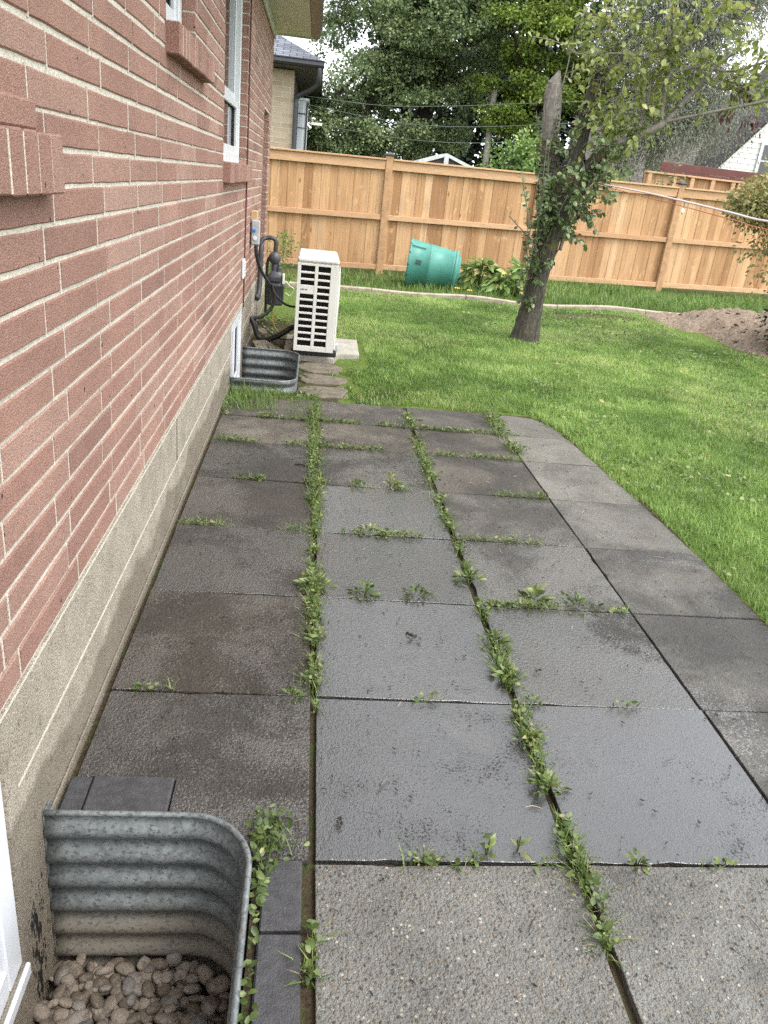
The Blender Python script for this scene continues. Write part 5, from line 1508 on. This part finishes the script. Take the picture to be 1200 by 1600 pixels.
MB().lathe([(.16, 0), (.14, .35), (.18, .36), (.18, .42), (.10, .44)], Matrix.Translation((17.0, 33.2, 5.4))).build("chimney_pot", M['terracotta'], rh)
MB().lathe([(.16, 0), (.14, .35), (.18, .36), (.18, .42), (.10, .44)], Matrix.Translation((17.75, 33.2, 5.4))).build("chimney_pot", M['terracotta'], rh)
MB().lathe([(.09, 0), (.09, .5), (.2, .52), (.2, .6), (.05, .66)], Matrix.Translation((17.0, 33.6, 5.6))).build("roof_vent", M['whiteplastic'], rh)
# second fence with its framing side showing
bf = thing("framed_fence", "short cedar fence behind the main one, its studs and rails showing", "fence", (8.5, 18, 0))
m = MB(); x = 7.2
rr = random.Random(9)
while x < 10.6:
    m.cbox(x, x + .138, 18.06, 18.08, .2, 2.30, .002, rr.gauss(.55, .25)); x += .14
m.build("board_panel", M['cedar'], bf)
MB().cbox(7.2, 10.6, 17.95, 18.13, 2.302, 2.34, .004, .8).build("top_board", M['rail'], bf)
MB().cbox(7.2, 10.6, 17.975, 18.055, 1.2, 1.29, .004, .4).build("rail", M['rail'], bf)
for x in (7.25, 7.82, 8.24, 8.72, 9.2, 9.35, 9.85, 10.4):
    MB().cbox(x, x + .09, 17.96, 18.058, .1, 2.30, .004, .7).build("post", M['rail'], bf)
t = thing("dark_red_fence", "dark red brown painted board fence just above the framed cedar fence", "fence", (8.6, 19, 0))
m = MB()
for k in range(6): m.cbox(7.75, 11.2, 18.6, 18.63, 1.6 + k * .165, 1.762 + k * .165, .004)
m.build("board_panel", M['redwood'], t)
for x in (7.8, 9.5, 11.1): MB().cbox(x, x + .09, 18.64, 18.73, -.1, 2.58, .004).build("post", M['redwood'], t)
# little shed gable and pole
sh = thing("garden_shed", "pale shed gable peeping over the fence left of the utility pole", "shed", (3.4, 22, 0))
for s in (-1, 1):
    MB().add([(3.33, 21.9, 2.30), (3.33, 21.9, 2.38), (3.33 + s * .72, 21.9, 2.13), (3.33 + s * .72, 21.9, 2.05), (3.33, 24, 2.30), (3.33, 24, 2.38), (3.33 + s * .72, 24, 2.13), (3.33 + s * .72, 24, 2.05)],
             [(0, 1, 2, 3), (7, 6, 5, 4), (0, 4, 5, 1), (1, 5, 6, 2), (2, 6, 7, 3), (3, 7, 4, 0)]).build("roof_slope", M['shedtrim'], sh)
MB().add([(2.75, 22, -.2), (3.91, 22, -.2), (3.91, 22, 2.09), (3.33, 22, 2.29), (2.75, 22, 2.09), (2.75, 23.9, -.2), (3.91, 23.9, -.2), (3.91, 23.9, 2.09), (3.33, 23.9, 2.29), (2.75, 23.9, 2.09)],
         [(0, 1, 2, 3, 4), (9, 8, 7, 6, 5), (0, 5, 6, 1), (1, 6, 7, 2), (4, 3, 8, 9), (0, 4, 9, 5), (2, 7, 8, 3)]).build("shed_wall", M['brownwood'], sh)
MB().box(3.27, 3.39, 21.86, 21.89, 1.9, 2.3).build("gable_trim", M['shedtrim'], sh)
t = thing("utility_pole", "thin grey wooden utility pole standing before the dark trees", "pole", (4.99, 25, 0))
MB().tube([(5.02, 25, -.3), (4.99, 25, 2.5), (4.98, 25.0, 3.4), (4.97, 25, 4.3)], [.11, .095, .09, .085], 10).build("pole", M['polewood'], t, smooth=True)
def wire(pts, lab):
    return tag(MB().tube(pts, .007, 5, .5, 6).build("overhead_wire", M['wire'], smooth=True), lab, "wire", "overhead wires crossing before the trees")
wire([(-2, 21.9, 3.35), (1.15, 22, 3.29), (3.06, 22, 3.45), (4.87, 22, 3.70), (8, 22, 4.15), (11.24, 22, 4.73), (16, 22, 5.6)], "highest grey overhead wire passing in front of the big maple")
wire([(-2, 21.9, 3.25), (1.24, 22, 3.0), (2.9, 22, 2.98), (4.96, 22, 3.2), (8, 22, 3.7), (11.65, 22, 4.55), (16, 22, 5.5)], "middle grey overhead wire passing in front of the big maple")
wire([(-2, 21.9, 2.85), (1.3, 22, 2.62), (3.17, 22, 2.63), (4.9, 22, 2.81), (8, 22, 3.3), (11.5, 22, 4.2), (16, 22, 5.2)], "lowest grey overhead wire passing in front of the big maple")

# trees
tree("maple_tree", "large dark green maple filling the sky behind the fence's middle", (3.2, 27, -.2), (2.8, 27, 10), .34,
     [(.9, 26.2, 3.0, 1.7, 1.8, 1.5), (2.6, 25.8, 3.4, 1.7, 1.7, 1.5), (1.2, 26, 5.2, 2.0, 2, 1.7), (3.4, 26, 5.6, 2.1, 2, 1.8), (2.2, 26.4, 7.8, 2.6, 2.4, 2.0), (4.3, 26.5, 8, 2, 2, 1.8), (2.6, 26.5, 10.2, 2.4, 2.3, 1.6), (.9, 26, 2.4, 1.2, 1.2, .8), (3.9, 26.5, 3.8, 1.2, 1.2, 1.2)],
     125000, .088, M['maple'], LEAF_CARD, 22, clump=.15, cl_leaves=40, flat=.5, bias=.6, spread=.26, shell=.6, fine=(250, .52, .30, 3))
tree("yellow_green_maple", "yellow green leafy tree with layered sprays right of the utility pole", (6.4, 26, -.2), (6.2, 26, 9), .26,
     [(5.9, 24.6, 4.3, 1.5, 1.5, .75), (5.4, 24.3, 5.8, 1.5, 1.6, .8), (6.4, 24.4, 3.3, .9, 1.0, .45), (6.6, 25, 6.6, 1.6, 1.6, .9), (5.6, 25, 7.6, 1.8, 1.7, .9), (6.4, 25, 9.0, 2.0, 1.8, 1.2), (7.3, 25, 4.9, 1.2, 1.3, .7), (5.5, 24.6, 3.4, .7, .8, .35)],
     60000, .085, M['lime'], LEAF_CARD, 18, clump=.14, cl_leaves=40, bias=.6, spread=.26, shell=.6, flat=.5, fine=(120, .46, .20, 4))
tree("feathery_tree", "hazy grey green feathery tree standing behind the pear tree's branches", (10.3, 25, -.2), (10.2, 25, 10), .24,
     [(9.4, 24.2, 4.3, 1.5, 1.5, 1.6), (10.9, 24.3, 4.6, 1.4, 1.5, 1.6), (10.0, 24.5, 6.6, 2.2, 1.8, 1.6), (9.2, 24.6, 8.4, 2.0, 1.8, 1.6), (11.6, 24.6, 7.6, 1.5, 1.6, 1.4), (8.6, 24.4, 5.9, 1.0, 1.2, 1.4)],
     110000, .085, M['willow'], LEAF_LONG, 24, clump=.34, cl_leaves=60, bias=.5, spread=.2, shell=.35, droop=.9, barkm=M['polewood'], flat=1.1)
tree("dark_spruce", "dark evergreen tree behind the grey roof at the right edge", (20.2, 40, -.2), (20.2, 40, 8), .3,
     [(20.2, 40, 5.6, 1.7, 1.5, 1.7), (21.8, 40.5, 6.0, 1.4, 1.4, 1.7), (18.9, 40.3, 5.5, 1.1, 1.1, 1.3), (20, 40, 3.5, 2, 1.6, 1.8)], 9000, .24, M['spruce_and_shade'], LEAF_LONG, 8, clump=.34, cl_leaves=50, bias=.5, spread=.3, shell=.7)
tree("canopy_shade_foliage", "added dark foliage standing in for deep canopy shade behind the pole and the maples", (5.5, 33, -.2), (5.5, 33, 7), .3,  # dark leaf mass added to paint the deep shade under the canopy
     [(3.2, 32.5, 2.9, 2.4, 1.4, 2.6), (6.2, 32.6, 3.2, 2.4, 1.4, 2.9), (9.2, 32.6, 3.0, 2.2, 1.4, 2.4), (5, 33, 6.5, 3, 1.6, 2.4), (8.2, 33, 6.6, 2.6, 1.6, 2.2), (.2, 32.5, 2.6, 2.2, 1.4, 2.2), (11.5, 33.2, 3.4, 1.6, 1.2, 2.0)],
     16000, .30, M['spruce_and_shade'], LEAF_CARD, 8, clump=.5, cl_leaves=50, bias=.4, spread=.25, shell=.75)
t = tree("light_green_bush", "bright green bush rising behind the fence just left of the pear tree", (3.9, 16.4, -.1), (3.95, 16.4, 2.4), .05,
     [(3.7, 16.3, 2.05, .42, .4, .35), (4.1, 16.3, 2.2, .4, .4, .4), (3.9, 16.3, 1.5, .5, .45, .5)], 2600, .085, M['hosta'], LEAF_OVAL, 6, cat="bush", clump=.12, cl_leaves=24, bias=.32, spread=.2)
t = tree("small_leafy_bush", "small yellow green bush peeping over the fence right of the pear trunk", (5.65, 15.9, -.1), (5.65, 15.9, 2.1), .04,
     [(5.62, 15.9, 1.98, .2, .2, .2), (5.75, 15.9, 1.5, .3, .3, .5)], 900, .08, M['lime'], LEAF_OVAL, 5, cat="bush", clump=.10, cl_leaves=20, bias=.8, spread=.15)
t = thing("tall_weed_stalks", "thin leafy stalks poking above the fence beside the framed fence", "plant", (6.6, 15.6, 0))
m = MB(); P, D = [], []
for k, (x, zt) in enumerate(((6.45, 2.32), (6.8, 2.42), (6.6, 2.2), (7.05, 2.25))):
    m.tube([(x, 15.7, 0), (x + .03, 15.7, 1.2), (x + .05, 15.7, zt)], [.012, .01, .004], 5)
    for q in range(40):
        P.append((x + .04 + random.gauss(0, .05), 15.7 + random.gauss(0, .05), zt - random.random() * .6)); D.append((random.gauss(0, 1), random.gauss(0, 1), .3))
m.build("stem", M['shoot'], t); leaves("foliage", P, D, rng.uniform(.05, .09, len(P)), M['shoot'], rng.random(len(P)), t, LEAF_OVAL, width=.8)
t = thing("grey_green_plant", "fine leaved grey green plant at the house corner before the fence", "plant", (-.34, 11.3, 0))
foliage("foliage", [(-.38, 11.3, .36, .17, .25, .34)], 700, .05, M['longgrass'], t, LEAF_LONG, clump=.07, cl_leaves=20, bias=.5, spread=.25)

# ================================================================ GRASS AND WEEDS
def scatter(n, x0, x1, y0, y1):
    return rng.uniform(x0, x1, n), rng.uniform(y0, y1, n)
def lawn():
    XS, YS = [], []
    for (y0, y1, d) in ((1.9, 3.2, 9500), (3.2, 5.0, 8500), (5.0, 7.0, 7500), (7.0, 9.0, 5600), (9.0, 11.7, 4200)):
        xm = .60 * y1 + 1.7
        n = int((xm - .1) * (y1 - y0) * d)
        x, y = scatter(n, .1, xm, y0, y1)
        ok = (x < .60 * y + 1.7) & ((x < .60 * y + .75) | (rng.random(len(x)) < .7))
        ok &= ~((y < 5.49 + .03 * np.sin(x * 9)) & (x < xedge(y) - .014 + .03 * vnoise(x, y, 8, 2)))
        ok &= y < kerb_y(x) - .045
        ok &= ~((x < .56) & (y > 6.6) & (y < 7.8))
        ok &= ~((x < .42 + .14 * (vnoise(x, y, 5, 6) - .5)) & (y < 6.8) & (vnoise(x, y, 9, 8) < .72))
        ok &= ~((x < .3) & (y < 8.8) & (vnoise(x, y, 6, 9) < .7))
        ok &= np.hypot((x - 6.75) / 1.8, (y - 10.0) / 1.95) > .96 + .1 * vnoise(x, y, 4, 1)
        ok &= np.hypot((x - 3.9) / .8, (y - 10.95) / .33) > .4 + 1.0 * vnoise(x, y, 5, 5)
        ok &= np.hypot(x - 2.45, y - 8.62) > .165
        ok &= (vnoise(x, y, 1.6, 21) * .6 + vnoise(x, y, 6, 22) * .4) > .18 * rng.random(len(x)) + .05
        XS.append(x[ok]); YS.append(y[ok])
    x = np.concatenate(XS); y = np.concatenate(YS); n = len(x)
    z = terrain(x, y) - .004
    big = vnoise(x, y, .8, 31); mid = vnoise(x, y, 3.0, 32); fine = vnoise(x, y, 9, 33)
    h = .020 + .024 * mid * fine + .018 * fine + rng.gamma(2, .005, n)
    near_edge = (x - xedge(y) < .10) & (y < 5.5)
    h = np.where(near_edge, h * 1.0, h)
    wd = rng.uniform(.0030, .0052, n) * (1 + .13 * np.clip(y - 4, 0, 8))
    tint = np.clip(-.14 + .46 * big + .44 * mid + .34 * fine + rng.normal(0, .15, n), 0, .93)
    dry = rng.random(n) < .02 + .16 * (vnoise(x, y, 1.1, 36) > .72)
    tint[dry] = rng.uniform(.94, 1, dry.sum())
    tag(blades("lawn_grass", x, y, z, h, wd, M['grass'], tint, .55), "short bright green lawn between the patio and the kerb", "grass", None, 'stuff')
    # clover and broad leaves in the lawn
    n = 13000
    x = rng.uniform(1.9, 6.5, n); y = rng.uniform(2.2, 11.3, n)
    ok = (x < .6 * y + .75) & (x > xedge(y) + .03) & (vnoise(x, y, 1.4, 41) * .6 + vnoise(x, y, 4, 42) * .4 > .52) & (np.hypot((x - 6.75) / 1.8, (y - 10.0) / 1.95) > 1.05)
    ok |= False
    x, y = x[ok], y[ok]; n = len(x); a = rng.uniform(0, 6.28, n)
    o = leaves("lawn_clover", np.stack([x, y, terrain(x, y) + rng.uniform(.02, .045, n)], 1), np.stack([np.cos(a), np.sin(a), rng.normal(.1, .2, n)], 1), rng.uniform(.018, .034, n), M['weed'], rng.uniform(.3, .9, n), None, LEAF_OVAL, width=1.3)
    tag(o, "clover and broad leaved weeds among the lawn blades", "clover", None, 'stuff')
lawn()
def bed_grass():
    x, y = scatter(26000, 0.35, 9.3, 11.6, 14.9)
    fy = 14.04 + .139 * (x - 1.19)
    ok = (y > kerb_y(x) + .06) & (y < fy - .06)
    dens = np.where(x > 3.7, .95, np.where(y > 12.9, .35, .5)) * (.35 + .9 * vnoise(x, y, 2.2, 51))
    ok &= rng.random(len(x)) < dens
    x, y = x[ok], y[ok]; n = len(x)
    h = .08 + .16 * vnoise(x, y, 1.7, 52) * rng.random(n) + .04 * rng.random(n)
    tag(blades("bed_grass", x, y, terrain(x, y) - .01, h, rng.uniform(.008, .014, n), M['longgrass'], np.clip(.35 + .35 * vnoise(x, y, 1.5, 53) + rng.normal(0, .15, n), 0, .97), .5), "long unmown grass in the bed along the fence", "grass", None, 'stuff')
bed_grass()
def joint_weeds():
    XS, YS, H = [], [], []
    def strip(n, fx, fy, w, h0, h1, seed, thr):
        t = rng.random(n); y = fy(t) + rng.normal(0, 1, n) * w; x = fx(t) + rng.normal(0, 1, n) * w * (1 + .45 * sstep(2.8, 4.2, y))
        ok = (vnoise(x, y, 9, seed) * .65 + vnoise(x, y, 2.3, seed + 1) * .35) > thr + .02
        XS.append(x[ok]); YS.append(y[ok]); H.append(rng.uniform(h0, h1, ok.sum()))
    strip(5600, lambda t: .089 + 0 * t, lambda t: 1.9 + 3.55 * t, .014, .006, .035, 61, .40)
    strip(900, lambda t: .089 + 0 * t, lambda t: .8 + 1.2 * t, .008, .01, .03, 62, .62)
    strip(5600, lambda t: .741 + 0 * t, lambda t: 1.2 + 4.25 * t, .013, .006, .035, 63, .40)
    strip(520, lambda t: .74 + .06 * t * 0, lambda t: 1.12 + .24 * t, .006, .010, .035, 64, .34)
    strip(1700, lambda t: 1.376 + 0 * t, lambda t: 4.55 + .9 * t, .018, .012, .045, 65, .33)
    for yj, x0, x1, n, th in ((1.979, -.5, 1.37, 600, .62), (2.599, .1, 1.36, 1200, .56), (3.199, -.5, 1.36, 1200, .58), (3.799, -.5, 1.36, 1400, .54), (4.412, -.5, 1.37, 1800, .46), (4.938, -.5, 1.37, 2000, .36), (1.345, .1, 1.2, 400, .6), (4.938, 1.4, 1.8, 300, .45)):
        strip(n, lambda t: x0 + (x1 - x0) * t, lambda t: yj + 0 * t, .009, .008, .032, int(yj * 100), th)
    x = np.concatenate(XS); y = np.concatenate(YS); h = np.concatenate(H); n = len(x)
    wide = rng.random(n) < .5
    a = rng.uniform(0, 6.28, n)
    o = leaves("joint_weeds", np.stack([x, y, h * .8], 1)[wide], np.stack([np.cos(a), np.sin(a), rng.normal(.2, .35, n)], 1)[wide], (.006 + .022 * rng.random(n) ** 2.2)[wide], M['weed'], np.clip(rng.beta(2, 2, n), 0, .97)[wide], None, LEAF_OVAL, width=1.1)
    tag(o, "small green weeds filling the joints between the patio slabs", "weeds", None, 'stuff')
    g = ~wide
    tag(blades("joint_grass", x[g], y[g], np.full(g.sum(), -.03), h[g] * 1.6 + .038, rng.uniform(.0025, .005, g.sum()), M['longgrass'], np.where(rng.random(g.sum()) < .18, rng.uniform(.93, 1, g.sum()), np.clip(rng.beta(2.2, 2, g.sum()), 0, .92)), .7), "thin grass growing in the joints of the patio", "grass", None, 'stuff')
joint_weeds()
def long_tufts():
    x, y = scatter(6500, -.54, .16, 4.9, 5.66)
    ok = (((x < -.18) & (y > 5.02) & (x < -.20 + .3 * (vnoise(x, y, 4, 71) - .5))) | ((x > -.10) & (y > 5.0)) | (y > 5.42))
    ok &= (x < .12) & (vnoise(x, y, 6, 72) > .25)
    x, y = x[ok], y[ok]; n = len(x)
    h = np.where(x < -.15, .02 + .09 * rng.random(n) ** 1.6, .015 + .04 * rng.random(n))
    tag(blades("wall_grass", x, y, np.full(n, -.04), h + .03, rng.uniform(.0025, .005, n), M['longgrass'], np.clip(.45 + rng.normal(0, .28, n), 0, 1), .9), "fine long grass against the wall before the far window well", "grass", None, 'stuff')
    x, y = scatter(2600, -.50, .42, 5.5, 8.8)
    ok = (vnoise(x, y, 5, 81) > .55) & ~((x > -.24) & (x < .52) & (y > 6.65) & (y < 7.75)) & ~((x < -.04) & (y > 5.6) & (y < 6.8))
    x, y = x[ok], y[ok]; n = len(x); a = rng.uniform(0, 6.28, n)
    tag(leaves("soil_weeds", np.stack([x, y, terrain(x, y) + rng.uniform(.01, .06, n)], 1), np.stack([np.cos(a), np.sin(a), rng.normal(.2, .3, n)], 1), rng.uniform(.02, .045, n), M['weed'], rng.beta(2, 2, n), None, LEAF_OVAL, width=1.1), "scattered weeds on the soil round the stepping stones", "weeds", None, 'stuff')
long_tufts()
def weed(x, y, n, size, hgt, lab, tpl=LEAF_LONG, bias=.5, spread=.03, z=0.0, width=1.4):
    t = thing("weed_plant", lab, "weed", (x, y, z), "larger weeds in the patio joints"); n = int(n * 1.5)
    a = rng.uniform(0, 6.28, n); q = rng.random(n)
    pos = np.stack([x + np.cos(a) * q * spread, y + np.sin(a) * q * spread, z + .004 + hgt * (1 - q) * rng.random(n)], 1)
    d = np.stack([np.cos(a), np.sin(a), .9 - q * .75 + rng.normal(0, .15, n)], 1)
    leaves("leaf_rosette", pos, d, size * .52 * rng.uniform(.45, 1.2, n), M['weed'], np.clip(bias + rng.normal(0, .2, n), 0, .95 if bias > .9 else .91), t, tpl, width=width * .85)
    m = MB()
    for k in range(5):
        m.tube([(x, y, z - .02), tuple(pos[k % n])], .002, 4, .5, 1)
    m.build("stem", M['weed'], t)
weed(.985, 2.665, 30, .10, .05, "largest weed with pale long leaves in the joint left of the lawn side slab", bias=.72, spread=.05)
weed(1.16, 2.64, 40, .05, .03, "low dark green weed trailing right of the largest pale leaved weed", LEAF_OVAL, .35, .09, width=1.0)
weed(.29, 2.64, 34, .055, .05, "leafy green weed clump in the third cross joint near the wall side weed row", LEAF_OVAL, .4, .05, width=1.0)
weed(.50, 2.65, 44, .042, .04, "wide low weed clump halfway along the third cross joint", LEAF_OVAL, .3, .07, width=1.0)
weed(.74, 2.80, 40, .075, .05, "spiky weed rosette where the right weed row meets the third cross joint", bias=.5, spread=.05)
weed(.09, 2.69, 60, .075, .06, "big leafy weed with dry stalks where the left weed row crosses the third joint", bias=.62, spread=.06)
weed(.09, 3.58, 70, .085, .10, "grassy tuft standing tallest in the left weed row", LEAF_LONG, .6, .035, width=.5)
weed(.50, 3.86, 16, .085, .05, "broad leaved dandelion by the fifth cross joint", LEAF_OVAL, .85, .04, width=.8)
weed(.345, 3.225, 30, .05, .03, "brownish low weed in the cross joint in front of the pale shiny slab", LEAF_OVAL, .75, .06, width=.9)
weed(.43, 3.21, 20, .045, .03, "small reddish weed right of the brownish one in the same joint", LEAF_OVAL, .9, .04, width=.9)
weed(-.20, 3.80, 26, .03, .03, "tiny weed in the joint nearest the house wall", LEAF_OVAL, .6, .04, width=1.0)
weed(.74, 2.33, 40, .07, .04, "droopy leafed weed in the middle of the right weed row", bias=.5, spread=.05)
weed(.745, 2.12, 40, .07, .04, "leafy weed in the right weed row just behind the near cross joint", bias=.55, spread=.05)
weed(.735, 1.80, 34, .06, .03, "curled weed with dead stalks in the right weed row beside the smooth slab", bias=.66, spread=.04)
weed(.735, 1.60, 40, .065, .03, "matted weed lower in the right weed row", bias=.55, spread=.045)
weed(.52, 1.375, 7, .09, .05, "two leaning pale blades sprouting from the front joint, larger pair", LEAF_LONG, .8, .012, width=1.5)
weed(.60, 1.385, 5, .075, .05, "thin pale sprout right beside the larger leaning blades in the front joint", LEAF_LONG, .8, .01, width=1.0)
weed(.90, 1.352, 14, .045, .03, "little green seedling in the front joint of the pale dry slab", LEAF_OVAL, .5, .02, width=.9)
weed(.36, 1.36, 24, .03, .025, "small reddish weed at the back edge of the speckled slab", LEAF_OVAL, .93, .03, width=.9)
weed(.80, 1.985, 22, .03, .025, "small green weed in the near cross joint right of the right weed row", LEAF_OVAL, .4, .03, width=1.0)
weed(.02, 1.975, 22, .04, .03, "small weed where the near cross joint meets the left weed row", LEAF_OVAL, .4, .03, width=1.0)
def spill(cx, cy, n, sx, sy, hgt, lab):
    t = thing("creeping_weed", lab, "weed", (cx, cy, 0), "creeping weeds by the near window well")
    x = rng.normal(cx, sx, n); y = rng.normal(cy, sy, n); ok = ~np.array([in_well(a, b, .02) for a, b in zip(x, y)])
    x, y = x[ok], y[ok]; n = len(x); a = rng.uniform(0, 6.28, n)
    leaves("foliage", np.stack([x, y, .0 + hgt * rng.random(n)], 1), np.stack([np.cos(a), np.sin(a), rng.normal(.15, .4, n)], 1), rng.uniform(.012, .028, n), M['weed'], np.clip(rng.beta(2, 2.6, n), 0, .92), t, LEAF_OVAL, width=.95)
    m = MB()
    for k in range(9):
        p = (cx + random.gauss(0, sx), cy + random.gauss(0, sy)); q = (cx + random.gauss(0, sx * 1.4), cy + random.gauss(0, sy * 1.2))
        if in_well(*p, .02) or in_well(*q, .02): continue
        m.tube([(*p, .005), ((p[0] + q[0]) / 2, (p[1] + q[1]) / 2, hgt * .9), (*q, .01)], .0015, 4, .5, 3)
    if m.v: m.build("runners", M['weed'], t)
spill(-.02, 1.40, 150, .030, .045, .055, "leafy creeping weed at the well's far corner, spreading onto the wet slab")
spill(-.045, 1.26, 150, .014, .06, .05, "creeping weed squeezed between window well and the farther paver block")
spill(-.042, 1.02, 60, .012, .07, .045, "creeping weed squeezed between window well and the nearest paver block")

# ---------------------------------------------------------------- litter on the slabs
def debris():
    m = MB(); rr = random.Random(12)
    for k in range(1500):
        x, y = rr.uniform(-.45, 1.85), rr.uniform(1.0, 4.9)
        if in_well(x, y, .05): continue
        a = rr.uniform(0, 6.28); L = rr.choice((.0018, .0025, .0025, .0035, .005, .008)) if rr.random() < .93 else rr.uniform(.012, .028)
        p = Vector((x, y, .0065)); d = Vector((math.cos(a), math.sin(a), 0)); b = Vector((-d.y, d.x, 0))
        m.tube([p - d * L, p + b * L * rr.uniform(-.35, .35), p + d * L], [.0006, min(.0022, L * .42) if L < .01 else .0010, .0006], 5, rr.random() * .7 if L < .01 else rr.random(), 2)
    tag(m.build("patio_litter", M['litter']), "tiny twigs and crumbs of leaf scattered over the wet slabs", "litter", None, 'stuff')
    for (x, y, s, lab) in ((.445, 2.33, .024, "dark curled leaf lying in the middle of a shiny wet slab"), (.155, 1.47, .016, "small black leaf scrap near the left edge of the dark front slab"), (.86, 2.15, .014, "dark round leaf scrap on the slab right of the right weed row")):
        n = 6; a = rng.uniform(0, 6.28, n)
        o = leaves("fallen_leaf", np.stack([x + rng.normal(0, s * .4, n), y + rng.normal(0, s * .4, n), np.full(n, .012)], 1), np.stack([np.cos(a), np.sin(a), rng.normal(0, .2, n)], 1), np.full(n, s), M['litter'], rng.random(n) * .6, None, LEAF_OVAL)
        tag(o, lab, "leaf", "fallen leaves on the patio")
    o = leaves("fallen_leaf", [(.80, 5.14, .012)], [(1, .2, 0)], [.06], M['shrub'], np.array([.8]), None, LEAF_OVAL)
    tag(o, "yellow fallen leaf by the last cross joint near the lawn", "leaf", "fallen leaves on the patio")
    m = MB().tube([(-.02, 4.06, .008), (.02, 4.05, .011), (.05, 4.03, .008)], .004, 6, .5, 3)
    tag(m.build("short_twig", M['darkbark']), "short dark twig on the slab beside the left weed row", "twig")
    # fallen leaves in the grass
    n = 60; x = rng.uniform(2.0, 5.5, n); y = rng.uniform(4, 10.5, n); a = rng.uniform(0, 6.28, n)
    ok = (x > xedge(y) + .1) & (x < .6 * y + .7)
    o = leaves("lawn_leaf_litter", np.stack([x, y, terrain(x, y) + .05], 1)[ok], np.stack([np.cos(a), np.sin(a), rng.normal(0, .2, n)], 1)[ok], rng.uniform(.03, .055, n)[ok], M['shrub'], rng.uniform(.5, .95, n)[ok], None, LEAF_OVAL)
    tag(o, "pale fallen pear leaves scattered on the lawn", "leaves", None, 'stuff')
debris()
